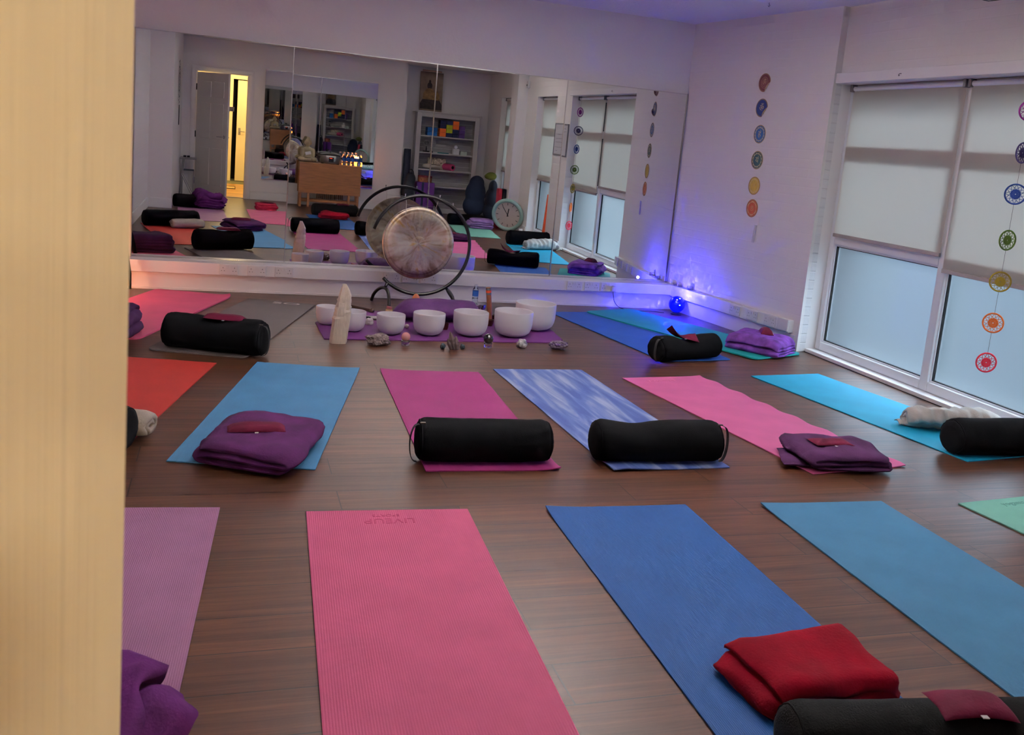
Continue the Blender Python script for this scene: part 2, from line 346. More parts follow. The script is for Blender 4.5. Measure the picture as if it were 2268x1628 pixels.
def frame_bars(bm,y0,y1,mulls,z0,z1,trans):
    def bar(ya,yb,za,zb,d=0):
        rbox(bm,FX-.03+d,FX+.04,ya,yb,za,zb,.008)
    bar(y0,y0+.06,z0,z1); bar(y1-.06,y1,z0,z1)
    for m in mulls: bar(m-.04,m+.04,z0,z1)
    ys=[y0+.06]+[v for m in mulls for v in (m-.04,m+.04)]+[y1-.06]
    for a,b_ in zip(ys[::2],ys[1::2]):
        bar(a,b_,z0,z0+.07); bar(a,b_,z1-.07,z1)
        for t in trans: bar(a,b_,t-.035,t+.035)
def window(k,y0,y1,mulls,blinds):
    w=bpy.data.objects.new('window_%d'%k,None); link(w); w['kind']='structure'
    z0,z1=.03,2.125; tr=[.925,1.63]
    bm=B(); frame_bars(bm,y0,y1,mulls,z0,z1,tr); struct('window_frame',bm,M['upvc'],w)
    # glazing beads and black gaskets round every pane
    ys=[y0+.06]+[v for m in mulls for v in (m-.04,m+.04)]+[y1-.06]; zs=[z0+.07]+[v for t in tr for v in (t-.035,t+.035)]+[z1-.07]
    bm=B(); b2=B()
    for a,b_ in zip(ys[::2],ys[1::2]):
        for c,d in zip(zs[::2],zs[1::2]):
            for g,x0,x1,bmx in ((.012,FX-.012,FX+.02,bm),(.018,FX-.004,FX+.02,b2)):
                box(bmx,x0,x1,a,a+g,c,d); box(bmx,x0,x1,b_-g,b_,c,d); box(bmx,x0,x1,a+g,b_-g,c,c+g); box(bmx,x0,x1,a+g,b_-g,d-g,d)
    struct('window_bead',bm,M['upvc'],w); struct('window_gasket',b2,M['dark'],w)
    for i,(c,d) in enumerate(zip(zs[::2],zs[1::2])):
        for a,b_ in zip(ys[::2],ys[1::2]):
            bm=B(); box(bm,FX+.012,FX+.02,a,b_,c,d); struct('window_pane',bm,M['pane_low'] if i==0 else M['pane_up'],w)
    bm=B(); rbox(bm,4.482,FX-.01,y0,y1,-.1,.03,.004); struct('window_sill',bm,M['trim'],w)
    bm=B(); box(bm,4.478,4.482,y0,y1,-.1,.004); struct('sill_gap',bm,M['dark'],w)
    bm=B(); box(bm,FX-.02,4.9,y0-.02,y0,-.1,z1); box(bm,FX+.04,4.9,y1,y1+.02,-.1,z1); box(bm,FX+.03,4.9,y0,y1,-.1,.03)
    struct('reveal',bm,M['ledge'],w)
    return w
window(1,4.15,6.49,[5.20],[]); window(2,2.50,3.45,[],[]); window(3,.42,1.10,[],[])
def blind(y0,y1,zb,label,chain=True):
    t=thing('roller_blind',label,'blind',(4.55,(y0+y1)/2,2.09),group='cream roller blinds at the windows')
    w=(y1-y0)/2; bm=B(); box(bm,-.001,.001,-w,w,zb-2.09,.0); obj('fabric',bm,M['blind'],t)
    bm=B(); cyl(bm,(-.0,-w,.005),(0,w,.005),.018,20); obj('roller_tube',bm,M['upvc'],t,SM)
    bm=B(); rbox(bm,-.009,.009,-w,w,zb-2.09-.012,zb-2.09+.016,.004); obj('bottom_bar',bm,M['blindbar'],t)
    for s in (-1,1):
        bm=B(); rbox(bm,-.03,.02,s*w-.012,s*w+.012,-.02,.034,.004); obj('bracket',bm,M['greyp'],t)
    return t
blind(5.212,6.422,.965,'cream roller blind, shorter one nearest the wall stickers')
blind(4.22,5.166,.865,'cream roller blind behind the hanging mandala string, lower of the pair')
blind(2.56,3.42,.87,'narrow cream roller blind of the second window, seen in the mirror left of the whiteboard')
blind(.46,1.06,.87,'slim cream roller blind of the alcove window beyond the clock')
# ---------------------------------------------------------------- mirrors
def mirror_panel(k,x0,x1,z0,z1,label,yb,tilt,yaw,sgn=-1,seam=0,grp='wall mirror panels on the north wall'):
    xc=(x0+x1)/2; t=thing('wall_mirror',label,'mirror',(xc,yb,z0),group=grp)
    def P(x,z,off): return (x-xc, -sgn*(-(z-1)*math.tan(tilt)-(x-xc)*math.tan(yaw))+off*sgn, z-z0)
    g=.0022
    bm=B(); q=[(x0+g,z0),(x1-g,z0),(x1-g,z1),(x0+g,z1)]
    f=[bm.verts.new(P(x,z,0)) for x,z in q]; bk=[bm.verts.new(P(x,z,-.005)) for x,z in q]
    bm.faces.new(f)
    bm.faces.new(bk[::-1])
    for i in range(4): bm.faces.new([f[i],f[(i+1)%4],bk[(i+1)%4],bk[i]])
    obj('glass',bm,M['mirror'],t)
    bm=B()
    yy=lambda s:min(s*sgn for _ in (0,))
    a,b_=sorted((.0,sgn*-.009)); 
    ya,yb2=(-.003,.014) if sgn<0 else (-.014,.003)
    box(bm,x0-xc,x1-xc,ya,yb2,-.004,.006); obj('bottom_channel',bm,M['chrome'],t); bm=B(); box(bm,x0-xc,x1-xc,ya-.004*(sgn<0),yb2+.004*(sgn>0),z1-z0-.004,z1-z0+.004); obj('top_channel',bm,M['chrome'],t)
    if seam:
        bm=B(); q=x1-xc; box(bm,q-.004,q+.004,(-.0075 if sgn<0 else .001),(-.001 if sgn<0 else .0075),.006,z1-z0-.004); obj('edge_strip',bm,M['chrome'],t)
    return t
tl=[.0061+v for v in (.0018,.0002,.0001,-.0010)]; yw=[.0036,-.0031,.0005,-.0014]
nm=['leftmost wall mirror panel, reflecting the open door','second wall mirror panel, reflecting the wooden table','third wall mirror panel, reflecting the white bookcase','rightmost wall mirror panel beside the sticker wall']
for k in range(4): mirror_panel(k,-.713+k*1.203,-.713+(k+1)*1.203,.247,2.052,nm[k],NY,tl[k],yw[k],seam=k<3)
bm=B(); rbox(bm,-.722,-.713,8.372,8.402,.243,2.058,.001); rbox(bm,4.099,4.104,8.372,8.402,.243,2.058,.001); o=struct('trim_7',bm,M['steel'])
nm2=['left half of the low mirror on the doorway wall, behind the table','right half of the low mirror on the doorway wall, behind the bottles']
for k,(a,b_) in enumerate(((.485,1.50),(1.504,2.44))): mirror_panel(k,a,b_,.355,2.135,nm2[k],.048,0,0,1,1-k,'mirror panels on the doorway wall')
# ---------------------------------------------------------------- sockets on the trunking
def socket_proto(label):
    t=thing('wall_socket',label,'socket',(0,0,0),group='double sockets along the white trunking')
    bm=B(); rbox(bm,-.073,.073,-.009,0,-.043,.043,.004); obj('face_plate',bm,M['white'],t)
    for s in (-1,1):
        bm=B(); rbox(bm,s*.012-.009,s*.012+.009,-.0145,-.008,.010,.033,.002); obj('switch',bm,M['white'],t)
    for s in (-1,1):
        bm=B(); cx=s*.045; box(bm,cx-.002,cx+.002,-.0096,-.008,.010,.019)
        for k in (-1,1): box(bm,cx+k*.011-.0035,cx+k*.011+.0035,-.0096,-.008,-.012,-.0085)
        obj('pin_holes',bm,M['dark'],t)
    return t
SK=[(.043,'double socket on the north trunking, leftmost of the three under the door reflection'),(.264,'double socket on the north trunking, middle of the three under the door reflection'),(.483,'double socket on the north trunking, rightmost of the three under the door reflection'),
(1.388,'double socket on the north trunking, left one behind the gong'),(1.553,'double socket directly under the gong disc'),(1.715,'double socket on the north trunking, right one behind the gong'),
(3.09,'double socket on the north trunking, left of the plugged-in pair'),(3.262,'double socket on the north trunking, just left of the white plug'),(3.43,'double socket holding the white plug of the blue lamp')]
p0=None
for x,l in SK:
    if p0 is None: p0=socket_proto(l); p0.location=(x,8.2245,.196)
    else: dup(p0,(x,8.2245,.196),label=l)
ang=math.atan2(SD.y,SD.x)
for s,l in ((.77,'double socket on the east trunking, nearest the corner lamp'),(.53,'double socket on the east trunking, middle one under the stickers'),(.30,'double socket on the east trunking, nearest the window')):
    p=SA+SD*s+SN*.0505; dup(p0,(p.x,p.y,.193),rot=ang+PI,label=l)
t=thing('trunking_end_cap','white boxy end piece of the east trunking beside the window','trunking',eastp(.12,.052,.15)); t.rotation_euler=(0,0,ang)
bm=B(); rbox(bm,-.05,.08,0.0,.012,0,.095,.003); obj('cap_body',bm,M['white'],t)
# ================================================================ yoga mats
def yoga_mat(label,x,y,a,w,L,rgb,round_=.0,wavy=0,curl=None,marble=False,group='yoga mats laid out in rows',pitch=.006,th=.005,trap=(0,0)):
    m=mat_yoga('mat_'+label.split()[0]+str(len(bpy.data.materials)),rgb,pitch,marble=marble)
    nx,ny=16,44; bm=B(); T={}; Bt={}
    for i in range(nx+1):
        for j in range(ny+1):
            u=i/nx; v=j/ny; X=u*w; Y=-v*L
            X+= (trap[0]*(1-u)+trap[1]*u)*(1-v)
            if round_:
                cx=min(X,w-X); cy=min(-Y,L+Y)
                if cx<round_ and cy<round_:
                    d=math.hypot(round_-cx,round_-cy)
                    if d>round_:
                        k=round_/d; nx_=round_-(round_-cx)*k; ny_=round_-(round_-cy)*k
                        X= nx_ if X<w/2 else w-nx_; Y= -ny_ if -Y<L/2 else -L+ny_
            z=.0008+.0012*(nz(X*4,Y*4,len(label))+.6)
            e=min(u,1-u)*w
            if wavy and u>.5: z+=wavy*max(0,1-(1-u)*w/.09)**2*(.5+.5*S(Y*24)); X+=wavy*.5*S(Y*24)*max(0,1-(1-u)*w/.12)
            if curl:
                for (cu,cv,r,h) in curl:
                    d=math.hypot((u-cu)*w,(v-cv)*L)
                    if d<r: z+=h*(1-d/r)**2
            T[i,j]=bm.verts.new((X,Y,z+th)); Bt[i,j]=bm.verts.new((X,Y,z))
    for i in range(nx):
        for j in range(ny):
            bm.faces.new([T[i,j],T[i,j+1],T[i+1,j+1],T[i+1,j]]); bm.faces.new([Bt[i,j],Bt[i+1,j],Bt[i+1,j+1],Bt[i,j+1]])
    for j in range(ny):
        bm.faces.new([T[0,j],Bt[0,j],Bt[0,j+1],T[0,j+1]]); bm.faces.new([T[nx,j],T[nx,j+1],Bt[nx,j+1],Bt[nx,j]])
    for i in range(nx):
        bm.faces.new([T[i,0],T[i+1,0],Bt[i+1,0],Bt[i,0]]); bm.faces.new([T[i,ny],Bt[i,ny],Bt[i+1,ny],T[i+1,ny]])
    t=thing('yoga_mat',label,'yoga mat',(x,y,0),a,group)
    obj('mat_sheet',bm,m,t,.5); return t
def mat_text(t,s,size,x,y,rot,rgb,th=.0078,depth=.0004,outline=False):
    m=pm('print_'+s,rgb,.6); T=Matrix.Translation((x,y,th))@Matrix.Rotation(rot,4,'Z'); return text_obj('lettering',s,size,T,m,t,depth)
mt=yoga_mat('bright pink ribbed mat, the empty one front centre with embossed lettering',.324,3.459,-.045,.614,1.723,(230,104,148),pitch=.0075,curl=[(.5,1,.2,.01)])
mat_text(mt,'LIVEUP',.062,.30,-.105,PI,(196,66,114)); mat_text(mt,'SPORTS',.03,.29,-.055,PI,(196,66,114))
mat_text(mt,'LIVEUP',.06,.31,-1.665,0,(216,78,60))
yoga_mat('deep blue ribbed mat in the front row under the red blanket',1.254,3.414,-.024,.618,1.73,(12,80,150),curl=[(0,0,.2,.01)])
mt=yoga_mat('dull teal-blue mat in the front row, second from the right edge',2.221,3.379,-.028,.612,1.73,(66,130,170),curl=[(0,0,.25,.006)])
for k in range(9):
    pass
mt=yoga_mat('pale mint green mat at the right edge of the front row',3.212,3.303,.116,.615,1.73,(136,206,184)); mat_text(mt,'yogamad',.05,.30,-.06,0,(100,160,144))
yoga_mat('lilac mat at the left of the front row beside the door',-.591,3.569,-.071,.612,1.73,(176,122,162))
yoga_mat('orange-red mat in the middle row at the left edge',-.614,5.899,-.226,.612,1.75,(198,56,46))
yoga_mat('sky blue mat in the middle row under the purple blanket',.212,5.805,-.228,.605,1.80,(82,150,198),curl=[(1,0,.2,.008)])
yoga_mat('magenta mat in the middle row under a strapped black bolster',.924,5.654,-.037,.612,1.785,(164,52,120),curl=[(1,1,.12,.012),(0,0,.2,.01)])
yoga_mat('marbled blue and white mat in the middle row',1.655,5.716,.032,.610,1.90,(110,130,185),marble=True,curl=[(.12,1,.35,.012)])
mt=yoga_mat('rose pink mat with a wavy edge in the middle row',2.474,5.531,.133,.609,1.825,(234,114,172),wavy=.008); mat_text(mt,'yogamad',.06,.24,-.09,.0,(236,130,176))
yoga_mat('turquoise mat in the middle row beside the big window',3.491,5.638,.148,.612,1.81,(10,164,206))
mt=yoga_mat('grey rounded mat in the back row under the black bolster',.170,7.955,-.307,.603,1.97,(108,100,98),round_=.06,th=.009,group='thick rounded mats in the back row',trap=(.03,-.03))
m_=pm('grey_print',(214,206,200),.6)
text_obj('lettering','SO',.125,Matrix.Translation((.36,-.085,.0122))@Matrix.Rotation(.06,4,'Z')@Matrix.Diagonal((1.4,.8,1,1)),m_,mt,.0005)
yoga_mat('hot pink thick mat in the back left corner',-.506,8.24,-.324,.618,1.80,(232,98,142),round_=.06,th=.010,curl=[(1,0,.12,.02)],group='thick rounded mats in the back row')
yoga_mat('royal blue mat in the back row right of the bowls',2.74,7.86,.145,.612,1.84,(32,92,180),round_=.03)
tq=yoga_mat('sea green mat in the back right corner by the blue lamp',3.09,7.90,.385,.60,1.92,(20,158,158),round_=.06,th=.010,group='thick rounded mats in the back row')
tq.location.z=.0055
bm=B(); prism(bm,[(.655,7.06),(.668,6.50),(2.30,6.56),(2.455,6.66),(2.49,7.04),(2.30,7.62),(.90,7.60)],.0005,.0075)
me_=obj('altar_mat',bm,mat_yoga('altar_purple',(104,44,112)),loc=(0,0,0)); tag(me_,'deep purple mat spread under the white singing bowls','mat')
# ================================================================ bolsters
M['canvas']=pm('black_canvas',(6,6,8),.95,spec=.08,sheen=0,bump=.08,bscale=200)
M['canvas2']=pm('charcoal_canvas',(12,12,12),.9,spec=.12,sheen=.02,bump=.3,bscale=220,var=.15,vscale=6)
M['strap']=pm('black_webbing',(8,8,10),.7,bump=.4,bscale=400)
M['zip']=pm('zip_teeth',(96,88,78),.4,metal=.8)
def bolster(label,p0,p1,r,mat='canvas',strap=1,sag=0,seed=1,zb=.010,flat=.86,crease=1.,group='black cotton bolsters on the mats',dent=None):
    p0=Vector(p0+(0,));p1=Vector(p1+(0,)); c=(p0+p1)/2; L=(p1-p0).length; a=math.atan2(p1.y-p0.y,p1.x-p0.x)
    t=thing('bolster',label,'bolster',(c.x,c.y,zb),a,group)
    ns,nc=40,44; bm=B(); rings=[]; h=L/2; rr=min(.05,r*.45)
    prof=[]
    for i in range(7): th=PI/2*i/6; prof.append((-h+rr-rr*C_(th), r-rr+rr*S(th)))
    for i in range(1,ns): prof.append((-h+rr+(L-2*rr)*i/ns, r))
    for i in range(7): th=PI/2*(1-i/6); prof.append((h-rr+rr*C_(th), r-rr+rr*S(th)))
    def pt(X,R,k):
        th=2*PI*k/nc; y=R*C_(th); z=R*S(th)
        n1=nz(X*5+seed*3.1,C_(th)*1.2,S(th)*1.2+seed); n2=nz(X*22,th*1.5+seed,seed,1)
        e=max(0,1-(h-abs(X))/.16); 
        k_=1+.05*n1+.012*n2 + e*crease*.06*nz(C_(th)*5+seed,S(th)*5,X*9)
        y*=k_; z*=k_
        z*=flat if z<0 else (flat+.04)
        if z<-r*flat*.86: z=-r*flat*.86-(abs(z)-r*flat*.86)*.15
        if sag and z>-.3*r: z-=sag*math.exp(-((X-.0)/(.16))**2)*(z+.3*r)/(1.3*r)
        if dent and z>-.2*r: z-=dent[1]*math.exp(-((X-dent[0])/.10)**2)*(z+.2*r)/(1.2*r)
        return Vector((X,y,z+r*flat*.9))
    c0=bm.verts.new((-h-.004,0,r*flat*.9)); c1=bm.verts.new((h+.004,0,r*flat*.9))
    mid=[]
    for i,(X,R) in enumerate([(-h,(r-rr)*.5)]+prof+[(h,(r-rr)*.5)]):
        rings.append([bm.verts.new(pt(X,R,k)) for k in range(nc)])
    for A,Bq in zip(rings,rings[1:]):
        for k in range(nc): bm.faces.new([A[k],A[(k+1)%nc],Bq[(k+1)%nc],Bq[k]])
    for k in range(nc): bm.faces.new([c0,rings[0][(k+1)%nc],rings[0][k]]); bm.faces.new([c1,rings[-1][k],rings[-1][(k+1)%nc]])
    obj('cover',bm,M[mat],t,PI)
    for s in (-1,1):    # seam piping where the side panel meets the round end
        bm=B(); tube(bm,[pt(s*(h-rr*.35),(r-rr)+rr*S(math.acos(.65)),k)+Vector((0,0,0)) for k in range(nc)],.0032,6,True); obj('end_piping',bm,M[mat],t,PI)
    if strap:
        s=strap; bm=B(); pts=[]
        z0=r*flat*.9
        for i in range(15):
            th=PI*i/14; z=z0+r*.82*C_(th); off=.035*S(th)**.8 if 0<i<14 else .0
            pts.append((s*(h-.002+off),-.35*r,z))
        for p,q in zip(pts,pts[1:]): pass
        A=[];W_=.011
        for p in pts:
            A.append((bm.verts.new((p[0],p[1]-W_,p[2])),bm.verts.new((p[0],p[1]+W_,p[2])),bm.verts.new((p[0]-s*.003,p[1]+W_,p[2])),bm.verts.new((p[0]-s*.003,p[1]-W_,p[2]))))
        for p,q in zip(A,A[1:]):
            for k in range(4): bm.faces.new([p[k],p[(k+1)%4],q[(k+1)%4],q[k]])
        bm.faces.new(A[0]); bm.faces.new(A[-1][::-1])
        so=obj('carry_strap',bm,M['strap'],t,1.0)
        bm=B(); rbox(bm,s*(h-.02)-.012,s*(h-.02)+.012,-.4*r-.006,-.4*r+.006,z0+r*.86,z0+r*.86+.006,.002); obj('zip_pull',bm,M['zip'],so)
    return t
bolster('black bolster with a looped strap, on the magenta mat',(.835,4.02),(1.455,3.985),.105,strap=-1,seed=1,flat=.9)
bolster('black bolster with a dented left side, on the marbled blue mat',(1.665,3.985),(2.31,3.95),.108,strap=1,seed=2,sag=0,dent=(-.12,.022),flat=.9)
bolster('black bolster at the right edge, on the turquoise mat beside the grey cloth',(3.735,3.98),(4.36,3.95),.112,strap=1,seed=3,flat=.88)
bolster('black bolster on the grey mat, maroon eye pillow on top',(-.32,6.195),(.265,5.955),.112,strap=1,seed=4,flat=.98,dent=(.02,.02))
bolster('black bolster on the royal blue mat, twisted maroon eye pillow on top',(2.92,6.02),(3.50,6.21),.10,strap=-1,seed=5,flat=.92,dent=(-.02,.04))
bolster('black bolster in the middle row, half hidden behind the open door',(-.96,4.42),(-.345,4.19),.112,strap=0,seed=6)
bolster('charcoal bolster in the bottom right corner, on the deep blue mat',(1.295,1.735),(1.995,1.625),.100,mat='canvas2',strap=1,seed=7,flat=.9)
bolster('black bolster behind the door, partly under the purple blanket',(-.765,2.03),(-.40,1.975),.11,strap=0,seed=8)
bolster('black bolster on the mint green mat, seen in the mirror',(3.36,1.78),(3.96,1.80),.105,strap=0,seed=9)
# ================================================================ blankets
def fleece(name,rgb,var=.35,vs=9): return pm(name,rgb,.95,spec=.15,sheen=.10,bump=.22,bscale=110,var=var,vscale=vs)
M['plum']=fleece('plum_fleece',(66,28,68)); M['plum_dark']=fleece('dark_plum_fleece',(60,30,62)); M['violet']=fleece('violet_velour',(106,60,140),.5,14)
M['purple']=fleece('purple_fleece',(88,36,96),.4); M['crimson']=fleece('crimson_fleece',(112,4,24),.3,7); M['cream']=fleece('cream_fleece',(176,166,152),.15)
M['greycloth']=fleece('grey_cloth',(186,182,176),.12); M['lilac']=fleece('lilac_fleece',(140,104,160),.3)
M['rosefleece']=fleece('rose_fleece',(170,46,70),.3); M['aubergine']=fleece('aubergine_fleece',(52,26,58),.3)
def sweep(center,t,V,nv,disp,cap_in=.012,bm=None,m4=None):
    """thick cloth strip: centre line in (u,z), thickness t, extruded along v"""
    bm=bm or B(); n=len(center); outA=[];outB=[]
    for i,(u,z) in enumerate(center):
        a=center[max(0,i-1)]; b_=center[min(n-1,i+1)]; dx,dz=b_[0]-a[0],b_[1]-a[1]; l=math.hypot(dx,dz) or 1; nx_,nz_=-dz/l,dx/l
        k=t/2*(.35 if i in (0,n-1) else 1); outA.append((u+nx_*k,z+nz_*k)); outB.append((u-nx_*k,z-nz_*k))
    poly=outA+outB[::-1]; rings=[]
    for j in range(nv+1):
        v=-V/2+V*j/nv; e=0
        ring=[]
        for i,(u,z) in enumerate(poly):
            c=center[i] if i<n else center[2*n-1-i]
            uu,zz=u,z
            if j in (0,nv): uu=c[0]+(u-c[0])*.45; zz=c[1]+(z-c[1])*.45
            p=disp(uu,v+(0 if 0<j<nv else (cap_in if j==0 else -cap_in)*0),zz,j/nv)
            q=Vector(p)
            ring.append(bm.verts.new(m4@q if m4 is not None else q))
        rings.append(ring)
    N=len(poly)
    for a,b_ in zip(rings,rings[1:]):
        for i in range(N): bm.faces.new([a[i],a[(i+1)%N],b_[(i+1)%N],b_[i]])
    for ring,rev in ((rings[0],True),(rings[-1],False)):   # close ends as a strip of quads
        for i in range(n-1):
            q=[ring[i],ring[i+1],ring[N-2-i],ring[N-1-i]]
            bm.faces.new(q[::-1] if rev else q)
    return bm
def snake(L,layers,t,start=1,jit=0,seed=0,taper=0):
    pts=[]; r=t/2; d=start; R=random.Random(seed)
    for i in range(layers):
        z=t*(i+.5); l=L/2-r-(jit*R.random()); l2=L/2-r-(jit*R.random())
        a,b_=(-l,l2) if d>0 else (l2,-l)
        if i==0 or i==layers-1: pass
        n=9
        for k in range(n+1): pts.append((a+(b_-a)*k/n,z))
        if i<layers-1:
            for k in range(1,6):
                th=-PI/2+PI*k/6; pts.append((b_+d*r*C_(th),z+r+r*S(th)))
        d=-d
    return pts
def spiral(turns,t,r0=.01,squash=1.):
    pts=[]; n=int(turns*22)
    for i in range(n+1):
        th=2*PI*turns*i/n; r=r0+t*th/(2*PI); pts.append((r*C_(th),r*S(th)*squash))
    R=pts[-1]; zm=min(p[1] for p in pts)
    return [(u,z-zm+t/2) for u,z in pts]
def blanket(label,loc,rot,shape,t,V,mat,seed=0,amp=.012,name='folded_blanket',top=None,group='folded blankets and cloths on the mats',nv=22,sk=0,cat='blanket',droop=.3,extra=None):
    zs=[p[1] for p in shape]; H_=max(zs)+t/2; us=[abs(p[0]) for p in shape]; U=max(us)+t/2
    def disp(u,v,z,f):
        n1=nz(u*6+seed*7,v*6,z*3+seed); n2=nz(u*17+seed,v*17,z*9); n3=nz(v*9+seed*2,z*40+seed)
        zz=z+(n1*amp*1.6+n2*amp*.5)*(z/H_)
        e=max(0,(abs(v)/(V/2)-.72)/.28); e2=max(0,(abs(u)/U-.72)/.28)
        zz-=droop*(z)*(e**2*.35+e2**2*.30)
        u=u*(1-.10*e**2); v=v*(1-.05*e2**2)
        uu=u+n3*amp*1.2+sk*v+nz(v*5,seed,z*8)*amp
        vv=v+nz(u*7,z*30+seed*3)*amp*1.3
        if extra: uu,vv,zz=extra(uu,vv,zz)
        return (uu,vv,max(zz,.0005))
    bm=sweep(shape,t*.93,V,nv,disp)
    root=thing(name,label,cat,loc,rot,group)
    obj('fabric',bm,M[mat],root,PI)
    return root
blanket('plum fleece blanket folded flat on the sky blue mat, maroon eye pillow on it',(.185,4.165,.008),-.50,snake(.46,3,.034,-1,.03,1),.034,.56,'plum',1,.010,sk=-.18,droop=.6)
def _flap(u,v,z): return u,v,z
bk=blanket('dark plum blanket on the rose pink mat with a flap sticking out left',(2.955,3.895,.013),-.10,snake(.46,3,.030,1,.01,2),.030,.38,'plum_dark',2,.012,droop=.7)
bm=sweep([(-.30+.045*i,.008+.010*(i>3)) for i in range(8)],.014,.26,12,lambda u,v,z,f:(u+v*.35+nz(v*9,3)*.02,v,z+.012*(nz(u*14,v*14)+.4)))
obj('loose_flap',bm,M['plum_dark'],bk,PI)
blanket('crimson fleece blanket folded like a pillow on the deep blue mat',(1.585,2.075,.008),.06,snake(.43,3,.032,-1,.008,3),.032,.30,'crimson',3,.014,droop=.9,extra=lambda u,v,z:(u*(1+.12*v),v*(1+.10*(u>.1)*u*4),z+(.02*max(0,u-.12)*max(0,v)*60*.3)))
blanket('violet velour blanket folded thick on the sea green mat',(4.035,6.44,.012),.60,[(v_,u_) for v_,u_ in snake(.37,4,.034,-1,.02,4)],.034,.46,'violet',4,.010,droop=.9)
bpy.context.view_layer.update()
blanket('aubergine blanket folded double at the left edge of the hot pink mat',(-.72,6.47,.012),-.20,snake(.44,5,.036,1,.02,5),.036,.36,'aubergine',5,.012,droop=.5)
blanket('big purple fleece blanket bundled at the bottom left over a bolster',(-.265,1.95,.02),-.12,snake(.44,5,.044,1,.05,6),.044,.40,'purple',6,.03,droop=.9,nv=34,extra=lambda u,v,z:(u+.05*nz(v*6,z*9,4),v+.05*nz(u*5,z*8,9),z*1.0+.02*nz(u*9,v*9,2)))
# the cream blanket shows its rolled end: profile across the mat, extruded along it
blanket('cream fleece blanket rolled loosely beside the half hidden bolster',(-.455,4.44,.008),1.27,spiral(1.6,.040,.022,.60),.040,.38,'cream',7,.010,nv=26,droop=.2)
# grey cloth: a long loose roll with frayed ends
cl=blanket('crumpled grey cloth rolled up behind the right hand bolster',(4.13,4.37,.008),1.22,spiral(1.55,.044,.026,.74),.044,.60,'greycloth',8,.016,nv=40,droop=.3,name='rolled_cloth',extra=lambda u,v,z:(u*(1-.25*abs(v)/.28)+.012*S(v*90)*(z>.04),v,z*(1-.25*(v/.28)**2)+.010*nz(v*26,u*9)))
for k,(dx,dy,rz) in enumerate(((-.30,.03,.5),(-.27,-.05,-.2),(.29,.02,.3))):
    bm=sweep([(-.05+.018*i,.012+.01*S(i*1.1+k)) for i in range(7)],.010,.06,8,lambda u,v,z,f:(u,v*(.6+6*abs(u)),z+.010*S(v*70+k)),m4=Matrix.Translation((dy,dx,0))@Matrix.Rotation(rz+PI/2,4,'Z'))
    obj('loose_end',bm,M['greycloth'],cl,PI)
blanket('lilac fleece blanket folded on the mint green mat, seen in the mirror',(3.83,2.05,.008),.10,snake(.40,4,.036,1,.02,9),.036,.34,'lilac',9,.012,droop=.5)
blanket('rose red blanket folded small on the front pink mat, seen in the mirror',(.535,1.66,.008),-.06,snake(.32,4,.026,-1,.01,10),.026,.26,'rosefleece',10,.008,droop=.3)
# ================================================================ eye pillows
M['maroon']=pm('maroon_satin',(80,12,38),.75,spec=.15,sheen=.03,bump=.2,bscale=90,var=.2,vscale=12)
def eye_pillow(label,loc,rot,w=.21,d=.10,t=.022,bend=0,twist=0,lift=None,seed=0,loc_pitch=0):
    nx,ny=22,12; bm=B(); T=[];Bo=[]
    for i in range(nx+1):
        ra=[];rb=[]
        for j in range(ny+1):
            u=i/nx*2-1; v=j/ny*2-1
            k=(max(0,1-u**6))**.5*(max(0,1-v**4))**.5
            X=u*w/2; Y=v*d/2*(1-.06*(1-abs(u)))
            base=-bend*X*X+(-2.2*Y*Y)*(bend>0)
            if lift: base+=lift*max(0,-u-.15)**1.6
            tw=twist*u; n=nz(X*22+seed,Y*22,seed)*.004
            zt=t*(.25+.75*k)*.6+n; 
            Yt,Zt=Y*C_(tw)-0*S(tw),Y*S(tw)
            ra.append(bm.verts.new((X,Yt,base+zt*k+Zt+.003))); rb.append(bm.verts.new((X,Yt,base-.004*k+Zt+.002)))
        T.append(ra);Bo.append(rb)
    for i in range(nx):
        for j in range(ny):
            bm.faces.new([T[i][j],T[i+1][j],T[i+1][j+1],T[i][j+1]]); bm.faces.new([Bo[i][j],Bo[i][j+1],Bo[i+1][j+1],Bo[i+1][j]])
    for i in range(nx):
        bm.faces.new([T[i][0],Bo[i][0],Bo[i+1][0],T[i+1][0]]); bm.faces.new([T[i][ny],T[i+1][ny],Bo[i+1][ny],Bo[i][ny]])
    for j in range(ny):
        bm.faces.new([T[0][j],T[0][j+1],Bo[0][j+1],Bo[0][j]]); bm.faces.new([T[nx][j],Bo[nx][j],Bo[nx][j+1],T[nx][j+1]])
    o=thing('eye_pillow',label,'eye pillow',loc,rot,'maroon satin eye pillows')
    obj('pillow_cover',bm,M['maroon'],o,PI)
    bm=B(); box(bm,-.008,.008,-d/2-.010,-d/2+.003,.0,.002); obj('care_label',bm,M['white'],o)
    return o
eye_pillow('maroon eye pillow lying along the bolster on the grey mat',(.02,6.05,.212),-.20,.24,.10,.045,seed=1,lift=.01)
eye_pillow('maroon eye pillow on the plum blanket over the sky blue mat',(.16,4.135,.112),.0,.24,.09,.045,seed=2)
eye_pillow('twisted maroon eye pillow with a raised corner, on the royal blue mat bolster',(3.17,6.10,.168),-.05,.23,.10,.02,twist=.5,lift=.09,seed=3)
eye_pillow('pinkish maroon eye pillow crumpled on the violet blanket',(4.07,6.44,.150),1.2,.14,.10,.07,seed=4)
eye_pillow('maroon eye pillow on the dark plum blanket over the rose mat',(2.92,3.90,.101),-.05,.21,.11,.02,seed=5)
eye_pillow('maroon eye pillow on the charcoal bolster in the bottom right corner',(1.76,1.662,.192),-.22,.19,.12,.02,bend=1.,seed=6)
eye_pillow('maroon eye pillow on the rose red blanket, seen in the mirror',(.54,1.66,.113),.1,.21,.08,.02,seed=7)
